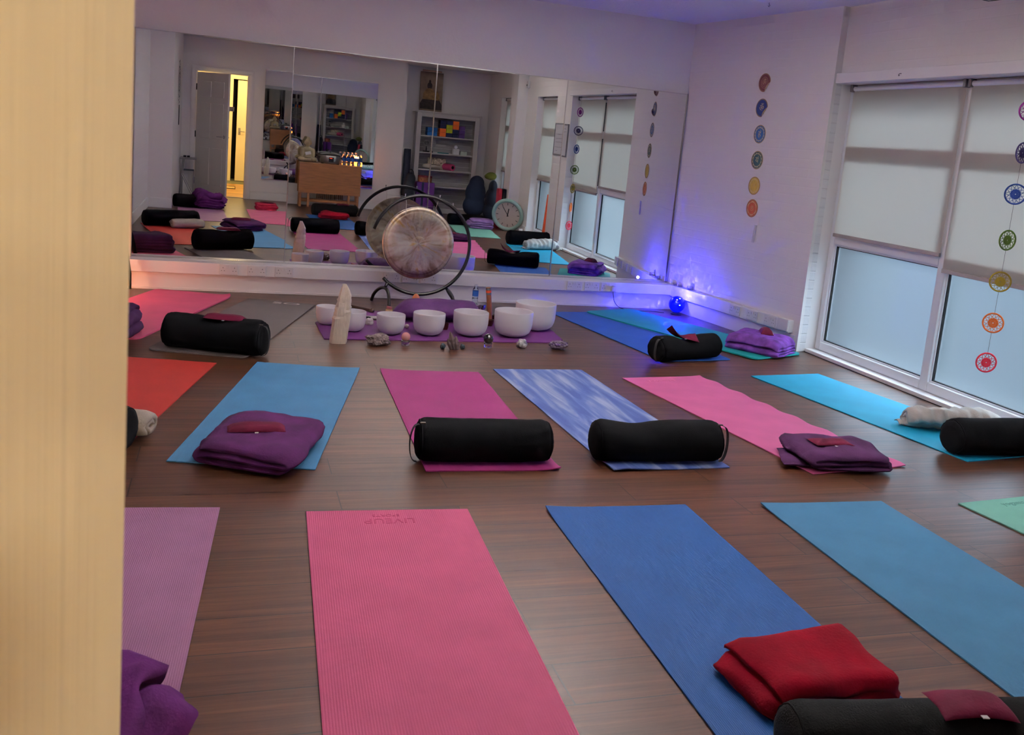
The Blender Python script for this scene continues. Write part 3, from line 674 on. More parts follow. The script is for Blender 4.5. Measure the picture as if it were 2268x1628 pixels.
# ================================================================ singing bowls, gong and stones
M['quartz']=pm('frosted_quartz',(250,247,249),.5,sss=.12,bump=.15,bscale=400)
M['rubber']=pm('black_rubber',(14,14,14),.8)
def bowl(label,x,y,r,h):
    t=thing('singing_bowl',label,'singing bowl',(x,y,.0075),0,'white crystal singing bowls on the purple mat')
    w=.006; pr=[]
    out=[(0,.002),(r*.45,.003),(r*.70,.014),(r*.87,.036),(r*.955,.066),(r*.99,.10),(r,h-.01),(r-.001,h-.002)]
    sc=h/.16 if h<.16 else 1
    out=[(a,b*sc if i<6 else b) for i,(a,b) in enumerate(out)]
    sm=[]
    for (a,b),(c,d) in zip(out,out[1:]):
        sm+= [(a,b),((a+c)/2,(b+d)/2)]
    sm.append(out[-1]); sm.append((r-w*.5,h))
    inn=[(max(0,a-w),b+w*.8) for a,b in out[::-1] if b<h-.003]
    inn=[(r-w,h-.002)]+[(a if a>.001 else 0,b) for a,b in inn]
    bm=B(); lathe(bm,sm+inn,56); obj('bowl_shell',bm,M['quartz'],t,1.1)
    bm=B(); tube(bm,[(r*.42*C_(2*PI*i/28),r*.42*S(2*PI*i/28),.0035) for i in range(28)],.0045,6,True); obj('rubber_ring',bm,M['rubber'],t,PI)
    return t
for a in (('smallest white crystal bowl, far left behind the pale tower',.733,7.00,.084,.136),('white crystal bowl half hidden behind the pale crystal tower',.890,6.79,.094,.146),
('white crystal bowl directly behind the grey pink geode',1.152,6.72,.103,.146),('white crystal bowl in the middle, left of the smoky quartz point',1.432,6.73,.117,.163),
('white crystal bowl between the smoky point and the black sphere',1.748,6.745,.131,.180),('large white crystal bowl in front of the biggest one',2.083,6.765,.147,.195),
('biggest white crystal bowl at the right rear of the purple mat',2.347,7.05,.161,.212)): bowl(*a)
# gong ------------------------------------------------------------
def mat_gong():
    m,nt,N,L,b=new_mat('hammered_bronze'); b.inputs['Metallic'].default_value=1; b.inputs['Roughness'].default_value=.27; b.inputs['Anisotropic'].default_value=.88
    tg=N.new('ShaderNodeTangent'); tg.direction_type='RADIAL'; tg.axis='Y'; L.new(tg.outputs[0],b.inputs['Tangent'])
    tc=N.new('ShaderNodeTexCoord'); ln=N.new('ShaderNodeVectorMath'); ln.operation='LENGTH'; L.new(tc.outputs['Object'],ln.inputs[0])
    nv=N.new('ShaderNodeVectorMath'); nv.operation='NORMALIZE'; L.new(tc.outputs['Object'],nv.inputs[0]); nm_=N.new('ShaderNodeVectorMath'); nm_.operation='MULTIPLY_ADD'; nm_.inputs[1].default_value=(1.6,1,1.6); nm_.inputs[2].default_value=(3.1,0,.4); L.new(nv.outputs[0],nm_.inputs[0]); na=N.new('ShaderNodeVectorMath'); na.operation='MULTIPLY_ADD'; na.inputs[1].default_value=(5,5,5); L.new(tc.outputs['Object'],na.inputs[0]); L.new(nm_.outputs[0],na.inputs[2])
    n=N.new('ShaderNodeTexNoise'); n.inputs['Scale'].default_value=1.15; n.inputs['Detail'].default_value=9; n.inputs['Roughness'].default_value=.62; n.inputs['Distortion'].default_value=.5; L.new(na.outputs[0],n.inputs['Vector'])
    r=N.new('ShaderNodeValToRGB'); e=r.color_ramp.elements; e[0].position=.34; e[0].color=lin((164,138,116)); e[1].position=.66; e[1].color=lin((236,206,132)); k=e.new(.46); k.color=lin((226,214,196)); k=e.new(.56); k.color=lin((252,246,232))  # gold and pale wedges paint the radial highlight fans into the colour
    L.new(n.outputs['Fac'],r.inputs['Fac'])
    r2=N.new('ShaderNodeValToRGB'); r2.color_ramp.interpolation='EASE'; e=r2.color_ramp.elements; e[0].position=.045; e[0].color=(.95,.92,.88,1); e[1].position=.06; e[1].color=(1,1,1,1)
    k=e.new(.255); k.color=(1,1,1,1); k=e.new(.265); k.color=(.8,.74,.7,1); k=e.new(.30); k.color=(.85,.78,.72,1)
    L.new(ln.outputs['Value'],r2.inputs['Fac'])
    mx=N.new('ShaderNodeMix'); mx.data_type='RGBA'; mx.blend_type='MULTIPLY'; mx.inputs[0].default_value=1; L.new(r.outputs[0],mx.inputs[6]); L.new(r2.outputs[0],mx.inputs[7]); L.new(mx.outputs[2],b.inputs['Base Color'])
    n2=N.new('ShaderNodeTexNoise'); n2.inputs['Scale'].default_value=26; n2.inputs['Detail'].default_value=3; L.new(tc.outputs['Object'],n2.inputs['Vector'])
    bp=N.new('ShaderNodeBump'); bp.inputs['Strength'].default_value=.18; bp.inputs['Distance'].default_value=.006; L.new(n2.outputs['Fac'],bp.inputs['Height']); L.new(bp.outputs[0],b.inputs['Normal'])
    return m
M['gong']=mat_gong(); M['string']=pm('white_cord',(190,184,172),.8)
GY=7.87; gc=Vector((1.56,GY,.528)); GR=.415
st=thing('gong_stand','black tubular gong stand shaped like an open ring with arched feet','gong stand',(1.56,GY,0))
bm=B(); tube(bm,[(GR*C_(math.radians(a)),0,.528+GR*S(math.radians(a))) for a in range(-136,166,4)],.0145,14); obj('ring_frame',bm,M['black'],st,PI)
for dx,ex in ((-.26,((-.355,.20),(-.275,-.235))),(.235,((.375,.25),(.30,-.24)))):
    (xa,ya),(xb,yb)=ex; ap=Vector((dx-.02*(dx<0)+.02*(dx>0),0,.155)); A=Vector((xa,ya,.012)); Q=Vector((xb,yb,.012)); pts=[]
    for i in range(21):
        u=i/20; p=A.lerp(Q,u); k=1-(2*u-1)**2; p.z=.012+.143*k**.62; mid=(A+Q)/2
        p.x+= (ap.x-mid.x)*k; p.y+=(0-mid.y)*k; pts.append(p)
    bm=B(); tube(bm,pts,.0135,12); obj('foot',bm,M['black'],st,PI)
    bm=B(); aa=math.atan2(-.36,dx); q=Vector((dx,0,.528-math.sqrt(max(0,GR**2-dx*dx)))); tube(bm,[pts[10],(pts[10]+q)/2,q],.012,10); obj('foot_stub',bm,M['black'],st,PI)
for dx in (-.16,.13,.245):
    z=.528+math.sqrt(GR**2-dx*dx); bm=B(); cyl(bm,(dx,0,z-.02),(dx,0,z+.032),.0035,8); sphere(bm,(dx,0,z+.032),.006,8,6); obj('eye_bolt',bm,M['chrome'],st,PI)
gg=thing('gong','large hammered bronze gong hanging in front of the mirror','gong',(1.538,GY,.543))
pr=[(0,-.0052),(.030,-.0051),(.054,-.0048),(.058,-.0040),(.064,-.0036),(.12,-.0034),(.20,-.0030),(.255,-.0026),(.262,-.0016),(.267,-.0006),(.275,-.0002),(.294,.0006),(.299,.004),(.3025,.012),(.303,.034),(.301,.035),(.2985,.012),(.294,.004),(.26,.002),(.06,-.001),(0,-.003)]
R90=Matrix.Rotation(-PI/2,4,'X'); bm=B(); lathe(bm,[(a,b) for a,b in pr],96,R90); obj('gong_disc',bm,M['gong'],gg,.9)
for sx in (-.125,.125):
    bm=B(); z0=math.sqrt(.28**2-sx**2); z1=-.015+math.sqrt(GR**2-(sx+.0)**2)-.02
    tube(bm,[(sx,-.003,z0-.02),(sx,-.002,z0+.06),(sx+(.012 if sx>0 else -.004),0,z1+.0)],.002,6); obj('hanging_cord',bm,M['string'],gg,PI)
bm=B(); tube(bm,[(-.125,0,.315),(.125,0,.312)],.0014,6); obj('spacer_wire',bm,M['steel'],gg)
# padded purple velvet bag ------------------------------------------
M['velvet']=pm('purple_velvet',(74,34,88),.8,sheen=.35,bump=.5,bscale=30,var=.25,vscale=10)
t=thing('gong_bag','purple velvet bag lying in a soft heap behind the white bowls','bag',(1.60,7.27,.0075),.02)
bm=B(); rings=[]; nn=36
for i in range(31):
    u=i/30; X=-.37+.74*u; R=.118*(min(1,(u/.18))**.6 if u<.18 else 1)*(max(0,(1-u)/.10)**.5 if u>.90 else 1)
    R=max(R,.018 if u<.5 else .03); zc=R*.82+ .02*S(u*PI)
    rings.append([bm.verts.new((X,R*1.15*C_(2*PI*k/nn)*(1+.08*nz(X*14,k*.9)),max(0,zc*.78+R*.68*S(2*PI*k/nn)*(1+.10*nz(X*9,C_(2*PI*k/nn)*3,3))))) for k in range(nn)])
for a,b in zip(rings,rings[1:]):
    for k in range(nn): bm.faces.new([a[k],a[(k+1)%nn],b[(k+1)%nn],b[k]])
bm.faces.new(rings[0][::-1]); bm.faces.new(rings[-1]); obj('velvet_body',bm,M['velvet'],t,PI)
bm=B(); lathe(bm,[(0,0),(.034,0),(.030,.03),(.026,.062),(0,.066)],18,Matrix.Translation((-.375,.0,.018))); obj('tan_base',bm,pm('tan_cork',(196,164,122),.8,bump=.3,bscale=80),t,SM)
bm=B(); cyl(bm,(-.375,0,.084),(-.372,0,.10),.022,14); obj('pink_stopper',bm,pm('pink_stopper',(170,96,104),.6),t,SM)
# water bottles ------------------------------------------------------
M['pet']=pm('clear_plastic',(220,232,240),.08,trans=1,ior=1.2); M['label']=pm('blue_label',(28,78,150),.4); M['cap']=pm('bottle_cap',(200,206,212),.4)
def bottle(label,loc,sc=1,group=None,lab='label'):
    t=thing('water_bottle',label,'bottle',loc,0,group); s=sc
    bm=B(); lathe(bm,[(0,.002),(.024*s,0),(.028*s,.006*s),(.028*s,.045*s),(.026*s,.05*s),(.028*s,.056*s),(.028*s,.115*s),(.025*s,.128*s),(.013*s,.15*s),(.012*s,.162*s),(0,.162*s)],24); bb=obj('bottle_body',bm,M['pet'],t,SM)
    bm=B(); lathe(bm,[(.0284*s,.062*s),(.0288*s,.062*s),(.0288*s,.112*s),(.0284*s,.112*s)],24,close=True); obj('paper_label',bm,M[lab],t,SM)
    bm=B(); cyl(bm,(0,0,.158*s),(0,0,.174*s),.0142*s,16); obj('cap',bm,M['cap'],bb,SM); return t
t=thing('round_tin','shiny round silver tin with ridged sides under the water bottle','tin',(1.985,7.55,.0077))
bm=B(); lathe(bm,[(0,0),(.088,0),(.088,.018),(.084,.022),(.084,.038),(.088,.042),(.088,.056),(.084,.060),(.086,.078),(.090,.082),(.090,.100),(.086,.104),(0,.102)],48); obj('tin_body',bm,M['chrome'],t,.6)
bottle('small water bottle with a blue label standing on the round silver tin',(1.982,7.57,.1135),.88)
t=thing('rain_stick','upright wooden rain stick with an orange and grey band','instrument',(2.09,7.45,.001))
bm=B(); cyl(bm,(0,0,0),(-.034,.0,.262),.020,18,.021); obj('wood_tube',bm,pm('rain_wood',(122,70,40),.55,var=.3,vscale=30),t,SM)
bm=B(); cyl(bm,(-.0285,0,.22),(-.0308,.0,.238),.0224,18); obj('orange_band',bm,pm('orange_band',(232,84,30),.6),t,SM)
for z in (.222,.262):
    bm=B(); z-=.018; cyl(bm,(-.034*z/.262,0,z),(-.034*(z+.012)/.262,0,z+.012),.0221,18); obj('grey_band',bm,pm('grey_band',(90,100,110),.6),t,SM)
M['copper']=pm('copper',(120,84,62),.3,metal=1)
def cup(label,x,y,r,h,m='copper',z=.0075):
    t=thing('copper_cup',label,'cup',(x,y,z),0,'small metal cups behind the bowls'); bm=B(); lathe(bm,[(0,.002),(r*.7,0),(r*.92,h*.4),(r,h),(r-.003,h),(r*.85,h*.45),(r*.6,.004),(0,.005)],24); obj('cup_body',bm,M[m],t,.9); return t
cup('copper cup between the last two bowls, nearer one',2.00,7.13,.034,.05); cup('copper cup between the last two bowls, farther one',2.10,7.30,.036,.055)
cup('brass cup just left of the fifth bowl',1.60,6.93,.028,.05)
cup('dark metal tealight cup behind the gap of the second and third bowl',1.03,7.10,.036,.042,'blackp')
def stone(name,label,cat,loc,size,mat,seed,n=3,rough=.25,facet=True,group=None,cut=True):
    bm=B(); bmesh.ops.create_icosphere(bm,subdivisions=n,radius=1)
    for v in bm.verts:
        p=v.co; k=1+rough*nz(p.x*1.6+seed,p.y*1.6,p.z*1.6)+rough*.5*nz(p.x*5+seed,p.y*5,p.z*5)
        v.co=Vector((p.x*k*size[0],p.y*k*size[1],p.z*k*size[2]))
    lo=min(v.co.z for v in bm.verts)
    for v in bm.verts:
        v.co.z=max(v.co.z-lo,.25*(size[2]) if cut else 0)-(.25*size[2] if cut else 0)
    o=obj(name,bm,mat,None,.35 if facet else PI,loc=loc); return tag(o,label,cat,group)
def points(bm,c,n,R,h0,h1,seed,spread=.9,r=.006):
    q=random.Random(seed)
    for _ in range(n):
        a=q.random()*2*PI; d=R*math.sqrt(q.random()); px,py=c[0]+d*C_(a)*1.,c[1]+d*S(a)*.7; h=h0+(h1-h0)*q.random(); tx,ty=C_(a)*d/R*spread,S(a)*d/R*spread
        D=Vector((tx,ty,1)).normalized(); M4=D.to_track_quat('Z','Y').to_matrix().to_4x4(); M4.translation=Vector((px,py,c[2])); rr=r*(.6+.8*q.random())
        lathe(bm,[(0,-.01),(rr,-.01),(rr,h*.6),(0,h)],6,M4)
# crystal tower
bm=B(); rings=[]; Ht=.405
for i in range(27):
    u=i/26; z=Ht*u; w=.062*(1-.27*max(0,(u-.4)/.4) if u<.8 else .73-.26*(u-.8)/.11 if u<.91 else .47-.24*(u-.91)/.09); w*=1.0 if u>.03 else .95
    rg=[]
    for k in range(22):
        a=2*PI*k/22; c=max(abs(C_(a)),abs(S(a)))**.55; rr=w/c*(.92); step=0
        if u>.42: rr*=1+.17*nz(a*1.2,math.floor(z*52)*1.7,5)+.16*nz(a*4,z*70)
        else: rr*=1+.03*nz(a*3,z*4,2)
        rg.append(bm.verts.new((rr*C_(a)*1.02+.030*min(1,u/.8)-.008*max(0,u-.9)*10,rr*S(a)*.72,z+(.004*nz(a*3,z*50) if 0<i<26 else 0))))
    rings.append(rg)
for a,b in zip(rings,rings[1:]):
    for k in range(22): bm.faces.new([a[k],a[(k+1)%22],b[(k+1)%22],b[k]])
bm.faces.new(rings[0][::-1]); bm.faces.new(rings[-1])
o=obj('crystal_tower',bm,pm('selenite',(244,232,212),.3,sss=.6,bump=.35,bscale=14,stretch=(5,5,1),var=.06,vscale=20),None,.45,loc=(.750,6.41,0)); tag(o,'tall pale selenite crystal tower with a rough stepped tip','crystal')
M['geode']=pm('geode',(120,104,100),.5,bump=1.,bscale=90,var=.5,vscale=45)
g=stone('geode','rough grey and pink geode lump in front of the third bowl','crystal',(1.01,6.375,0),(.086,.055,.040),M['geode'],3,4,.35)
bm=B(); points(bm,(0,0,.034),90,.058,.008,.022,4,1.,.008); 
obj('crystal_crust',bm,M['geode'],g,.5)
def sphere_on_holder(label,loc,r,m):
    t=thing('crystal_sphere',label,'crystal sphere',loc,0); bm=B(); sphere(bm,(0,0,.030+r*.92),r,36,20); obj('polished_sphere',bm,m,t,PI)
    bm=B(); lathe(bm,[(0,0),(.026,0),(.029,.004),(.029,.022),(.030,.036),(.024,.036),(.022,.026),(0,.020)],32); obj('glass_holder',bm,M['glass'],t,SM); return t
M['glass']=pm('clear_glass',(240,240,246),.03,trans=1,ior=1.45)
sphere_on_holder('polished pink rose quartz sphere on a clear glass holder',(1.206,6.39,.0005),.031,pm('rose_quartz',(216,160,156),.15,sss=.4,coat=.5))
sphere_on_holder('polished black sphere on a clear glass holder',(1.79,6.37,.0005),.036,pm('obsidian',(8,8,10),.05,coat=1))
M['darkstone']=pm('dark_carved_stone',(34,48,54),.3,bump=.6,bscale=120,var=.4,vscale=60)
stone('carved_stone','small dark carved stone left of the smoky quartz point','stone',(1.449,6.30,0),(.017,.017,.021),M['darkstone'],8,3,.25,group='small dark carved stones')
stone('carved_stone','small dark carved stone right of the smoky quartz point','stone',(1.588,6.30,0),(.018,.018,.021),M['darkstone'],9,3,.25,group='small dark carved stones')
bm=B(); q=random.Random(3)
for k,(x,y,h,r,tx) in enumerate(((0,0,.105,.020,-.28),(.018,.004,.075,.016,-.1),(-.014,-.006,.065,.014,-.45),(.022,-.01,.05,.012,-.15),(.005,.012,.06,.014,0))):
    D=Vector((tx,.05*k,1)).normalized(); M4=D.to_track_quat('Z','Y').to_matrix().to_4x4(); M4.translation=Vector((x+.012,y,.004)); lathe(bm,[(0,-.002),(r*.8,0),(r,h*.55),(r*.45,h*.85),(0,h)],6,M4)
o=obj('quartz_cluster',bm,pm('smoky_quartz',(150,128,122),.12,trans=.55,ior=1.5,bump=.5,bscale=60),None,.3,loc=(1.505,6.275,0)); o.scale=(1.2,1.2,1.25); tag(o,'smoky clear quartz cluster leaning left between two dark stones','crystal')
stone('tumbled_stone','small white stone mottled with black, in front of the large bowl','stone',(2.05,6.40,0),(.040,.030,.032),pm('mottled_stone',(190,190,188),.5,bump=.4,bscale=60,var=.9,vscale=40),12,4,.3,facet=False)
g=stone('amethyst_cluster','dark purple amethyst cluster at the right front corner of the mat','crystal',(2.32,6.37,0),(.070,.045,.036),pm('amethyst_rock',(92,78,96),.5,bump=.8,bscale=90,var=.4,vscale=50),14,4,.3)
bm=B(); points(bm,(0,0,.038),120,.060,.005,.018,6,.9,.007); obj('crystal_crust',bm,pm('amethyst',(70,40,96),.15,coat=.6,var=.5,vscale=60),g,.4)
bm=B(); sphere(bm,(0,0,.017),.017,20,12); o=obj('stone_ball',bm,pm('cream_stone',(216,206,190),.4,sss=.2),None,PI,loc=(1.31,6.93,.0075)); tag(o,'tiny cream stone ball between the third and fourth bowls','stone')
bm=B(); sphere(bm,(0,0,.036),.036,24,14,(1,1,1)); o=obj('salt_ball',bm,pm('salt_stone',(226,150,106),.5,sss=.4),None,PI,loc=(1.524,7.75,.0)); o.scale=(1,1,1.9); tag(o,'orange salt stone peeping up behind the purple bag','stone')
stone('white_quartz','rough white quartz chunk beside the second bowl','stone',(1.042,7.02,.0075),(.034,.022,.030),pm('white_quartz_rock',(214,206,204),.5,sss=.2,bump=.4,bscale=60),17,3,.3)
t=thing('gong_mallet','dark wooden mallet lying on the floor behind the bowls at left','mallet',(1.05,7.66,.0005)); 
bm=B(); cyl(bm,(-.13,.16,.016),(.08,-.11,.016),.010,12,.014); sphere(bm,(.086,-.118,.019),.019,14,10); obj('mallet_body',bm,pm('dark_wood',(48,30,22),.5),t,SM)
t=thing('wooden_frame_drum','flat dark wooden chime board lying behind the third bowl','instrument',(1.12,7.25,.0075))
bm=B(); rbox(bm,-.09,.09,-.05,.05,0,.012,.003); obj('wood_base',bm,pm('chime_wood',(56,34,28),.5),t)
for k in range(4):
    bm=B(); rbox(bm,-.08,.08,-.040+k*.024,-.028+k*.024,.012,.017,.002); obj('metal_bar',bm,M['steel'],t)
# corner lamp --------------------------------------------------------
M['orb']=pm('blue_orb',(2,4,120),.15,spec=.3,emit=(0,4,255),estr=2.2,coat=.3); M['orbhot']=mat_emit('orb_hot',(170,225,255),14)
t=thing('orb_lamp','round glowing blue lamp on the floor in the right hand corner','lamp',(4.055,8.00,0))
bm=B(); lathe(bm,[(0,0),(.050,0),(.052,.006),(.040,.018),(.030,.024),(0,.024)],28); obj('lamp_base',bm,M['blackp'],t,SM)
bm=B(); sphere(bm,(0,0,.098),.078,40,22); obj('glass_orb',bm,M['orb'],t,PI)
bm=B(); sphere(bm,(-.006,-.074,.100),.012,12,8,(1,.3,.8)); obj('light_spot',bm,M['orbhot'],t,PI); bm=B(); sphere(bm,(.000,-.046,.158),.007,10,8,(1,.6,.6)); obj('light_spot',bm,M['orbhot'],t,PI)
t=thing('power_plug','white power plug with a thin black cable running to the blue lamp','plug',(3.475,8.205,.185))
bm=B(); rbox(bm,-.024,.024,-.028,.018,-.026,.026,.012); obj('plug_body',bm,M['white'],t,SM)
bm=B(); pts=[(0,-.01,-.026),(.002,-.02,-.06),(.012,-.03,-.11),(.04,-.045,-.15),(.09,-.06,-.175),(.16,-.085,-.180),(.26,-.12,-.180),(.36,-.11,-.180),(.44,-.15,-.180),(.475,-.165,-.180)]
sp=[]
for i in range(len(pts)-1):
    for k in range(5):
        u=k/5; a=Vector(pts[max(0,i-1)]);b=Vector(pts[i]);c=Vector(pts[i+1]);d=Vector(pts[min(len(pts)-1,i+2)])
        sp.append(.5*((2*b)+(c-a)*u+(2*a-5*b+4*c-d)*u*u+(3*b-a-3*c+d)*u**3))
sp.append(Vector(pts[-1])); tube(bm,sp,.0032,8); obj('power_cable',bm,M['blackp'],t,PI)
for k,(s,o_,r,h,l) in enumerate(((1.74,.030,.018,.030,'clear glass tealight holder in the corner of the trunking, left of three'),(1.66,.028,.022,.026,'clear glass tealight holder on the trunking, middle of three'),(1.50,.028,.028,.036,'largest clear glass tealight holder, right of three on the trunking'))):
    t=thing('tealight_holder',l,'candle holder',eastp(s,o_,.2435),0,'glass tealight holders on the corner trunking')
    bm=B(); lathe(bm,[(0,0),(r,0),(r,h),(r-.003,h),(r-.003,.005),(0,.005)],20); obj('glass_cup',bm,M['glass'],t,SM)
    bm=B(); cyl(bm,(0,0,.0055),(0,0,.014),r*.7,16); obj('candle',bm,M['steel'],t,SM)
# wall stickers ------------------------------------------------------
gold=pm('sticker_gold',(196,172,130),.5); goldd=pm('sticker_brown',(92,58,44),.5)
def sticker(label,s,z,rgb,sym,r=.078,peel=0,petals=0,sc=1.,ring=0):
    t=thing('wall_sticker',label,'sticker',eastp(s,.001,z),(0,0,ang),'round symbol stickers on the angled wall')
    base=pm('sticker_face',rgb,.45,var=.15,vscale=40); n=48
    def disc(r0,r1,y,wav=0,nw=12):
        bm=B(); a=[];b=[]
        for i in range(n*2):
            th=PI*i/n; k=1+wav*abs(S(th*nw/2)); 
            def P(rr):
                X,Z=-rr*C_(th),rr*S(th); yy=y
                if peel and (-X*.75-Z*.66)>peel*r*.0+ .62*r and 0: pass
                return (X,yy,Z)
            rs=[r0+(r1*k-r0)*q/8 for q in range(1 if r0==0 else 0,9)]
            b.append([bm.verts.new(P(q)) for q in rs])
        for i in range(n*2):
            A,Bq=b[i],b[(i+1)%(2*n)]
            for q in range(len(A)-1): bm.faces.new([A[q],Bq[q],Bq[q+1],A[q+1]])
        if r0==0: bm.faces.new([c[0] for c in b])
        # peel: corner folds off the wall
        if peel:
            for v in bm.verts:
                d=(-v.co.x)*.8-v.co.z*.6-.72*r     # local -x is toward the window, -z down
                if d>0: v.co.y+=d*.9; v.co.x+=d*.8*.9; v.co.z+=d*.6*.9
        return bm
    obj('sticker_disc',disc(0,r,.0005),gold,t); obj('brown_rim',disc(r*.90,r*.96,.0012),goldd,t); obj('colour_field',disc(0,r*.88,.0014),base,t)
    if petals: obj('petal_ring',disc(r*.66,r*.70,.0020,.14,petals),gold,t)
    if ring:
        for q in range(ring): obj('pattern_ring',disc(r*(.25+.16*q),r*(.28+.16*q),.0020),gold,t)
    T=Matrix.Translation((0,.0022,0))@Matrix.Rotation(PI,4,'Z')@Matrix.Rotation(PI/2,4,'X')@Matrix.Scale(1,4)
    if sym: text_obj('symbol',sym,r*1.0*sc,T,gold,t,.0003)
    return t
sts=[(.826,2.143,(104,48,58),'\u0950','dark red round sticker with a spiral symbol, topmost and peeling at its edge',1,0,.7,3),(.822,1.933,(26,48,108),'\u0950','dark blue round sticker with a curled symbol, second from the top',1,0,.9,1),
(.805,1.713,(30,84,142),'\u0939\u0902','lighter blue scalloped sticker, third from the top',0,14,.9,0),(.795,1.494,(30,66,70),'\u092f\u0902','dark green scalloped sticker, fourth from the top',0,12,.9,0),
(.79,1.276,(188,156,60),'\u0930\u0902','golden yellow sticker with a triangle, fifth from the top',0,10,.5,0),(.78,1.084,(176,80,50),'\u0935\u0902','burnt orange sticker with a circle, lowest of the round ones',0,6,.5,1)]
for s,z,c,sy,l,pe,pt_,sc,rg in sts: tt=sticker(l,s,z,c,sy,peel=pe,petals=pt_,sc=sc,ring=rg)
    
t=thing('peeled_sticker','curled white strip of a peeled sticker below the round ones','sticker',eastp(.70,.001,.872),(0,0,ang))
bm=B(); pr_=[]
for i in range(9):
    a=-1.2+2.4*i/8; pr_.append((.014*S(a),.012*(1-C_(a))+.001))
va=[[bm.verts.new((x+zz*-.10,y,zz)) for x,y in pr_] for zz in (-.075,.0,.075)]
for a,b in zip(va,va[1:]):
    for i in range(8): bm.faces.new([a[i],a[i+1],b[i+1],b[i]])
obj('curled_strip',bm,pm('sticker_back',(196,196,210),.6),t,PI)
# hanging crochet mandalas -------------------------------------------
hm=thing('hanging_mandalas','string of seven crochet mandala rings hanging before the window','hanging',(4.445,4.545,2.124))
cols=[((150,40,140),1.905,.25,'magenta ring'),((40,26,74),1.66,.95,'dark purple ring'),((20,50,120),1.416,.15,'deep blue ring'),((78,104,30),1.14,.75,'green ring'),((150,130,30),.887,.05,'mustard ring'),((236,120,50),.633,-.15,'orange ring'),((236,52,76),.385,.30,'red ring')]
bm=B(); prev=0
for c,z,rz,l in cols:
    zz=z-2.124; tube(bm,[(0,0,prev),(0,0,zz+.060)],.0012,5); prev=zz-.060
obj('thin_string',bm,pm('grey_string',(90,80,78),.8),hm)
vd=math.atan2(-4.495,-4.395)   # rough view direction, rings turn freely about it
for c,z,rz,l in cols:
    m=pm('yarn_%d'%c[0],c,.85,bump=.4,bscale=300); bm=B(); R=.058
    tube(bm,[(R*C_(2*PI*i/40),0,R*S(2*PI*i/40)) for i in range(40)],.0052,7,True)
    r1=.027
    tube(bm,[(r1*C_(2*PI*i/26),0,r1*S(2*PI*i/26)) for i in range(26)],.0030,5,True)
    for rr in (.006,.012,.018,.023): tube(bm,[(rr*(1+.12*(i%2))*C_(2*PI*i/20),0,rr*(1+.12*(i%2))*S(2*PI*i/20)) for i in range(20)],.0032,5,True)
    for k in range(12):
        a=2*PI*k/12
        for s in (-1,1): # crossing arcs between the rim and the centre
            tube(bm,[(rr*C_(a+s*dd),0,rr*S(a+s*dd)) for rr,dd in ((r1,0),(.036,.20),(.046,.40),(R,.52))],.0019,4)
        tube(bm,[(.006*C_(a),0,.006*S(a)),(r1*C_(a),0,r1*S(a))],.0022,4)
    o=obj('mandala_ring',bm,m,hm,PI,loc=(0,0,z-2.124),rot=(0,0,vd+PI/2+rz)); o['label']=l
t=thing('cup_hook','small dark hook screwed into the beam above the left blind','hook',(4.409,5.71,2.165)); bm=B(); tube(bm,[(0,0,0),(-.012,0,0),(-.018,.006,-.008),(-.012,.012,-.016),(-.002,.014,-.010)],.002,6); obj('hook_wire',bm,M['black'],t,PI)
t=thing('cup_hook','small dark hook screwed into the white ceiling near the stickers','hook',(3.947,6.821,2.70)); bm=B(); tube(bm,[(0,0,0),(0,0,-.012),(.008,0,-.02),(.0,0,-.03),(-.008,0,-.022)],.002,6); obj('hook_wire',bm,M['black'],t,PI)
# ================================================================ the doorway end of the room (seen in the mirror)
M['oak']=pm('oak_table',(152,100,58),.5,var=.2,vscale=6,stretch=(1,1,14),bump=.1,bscale=60)
tb=thing('folding_table','folded gate-leg oak table against the doorway wall','table',(1.68,.25,0))
bm=B(); rbox(bm,-.50,.50,-.05,.20,.715,.735,.004); obj('table_top',bm,M['oak'],tb)
bm=B(); rbox(bm,-.505,.505,.205,.222,.235,.733,.004); obj('drop_leaf',bm,M['oak'],tb)
bm=B(); rbox(bm,-.505,.505,-.072,-.055,.235,.733,.004); obj('drop_leaf',bm,M['oak'],tb)
for x,y in ((-.47,-.03),(-.47,.17),(.47,-.03),(.47,.17),(-.34,.19),(.32,.19)):
    bm=B(); rbox(bm,x-.02,x+.02,y-.02,y+.018,0,.715,.003); obj('leg',bm,M['oak'],tb)
for y in (-.03,.17):
    bm=B(); rbox(bm,-.45,.45,y-.012,y+.012,.09,.13,.003); obj('stretcher',bm,M['oak'],tb)
for x in (-.49,.49):
    bm=B(); rbox(bm,x-.01,x+.01,-.05,.19,.60,.715,.003); obj('end_rail',bm,M['oak'],tb)
ch=pm('chair_wood',(140,96,60),.5)
t=thing('folding_chair','slatted wooden folding chairs stored under the oak table','chair',(1.72,.20,.135))
bm=B()
for k in range(14): rbox(bm,-.22+k*.032,-.208+k*.032,-.06,.06,0,.34,.002)
obj('slat',bm,ch,t)
bm=B(); rbox(bm,-.25,.25,-.07,.07,.34,.36,.003); obj('seat_rail',bm,ch,t)
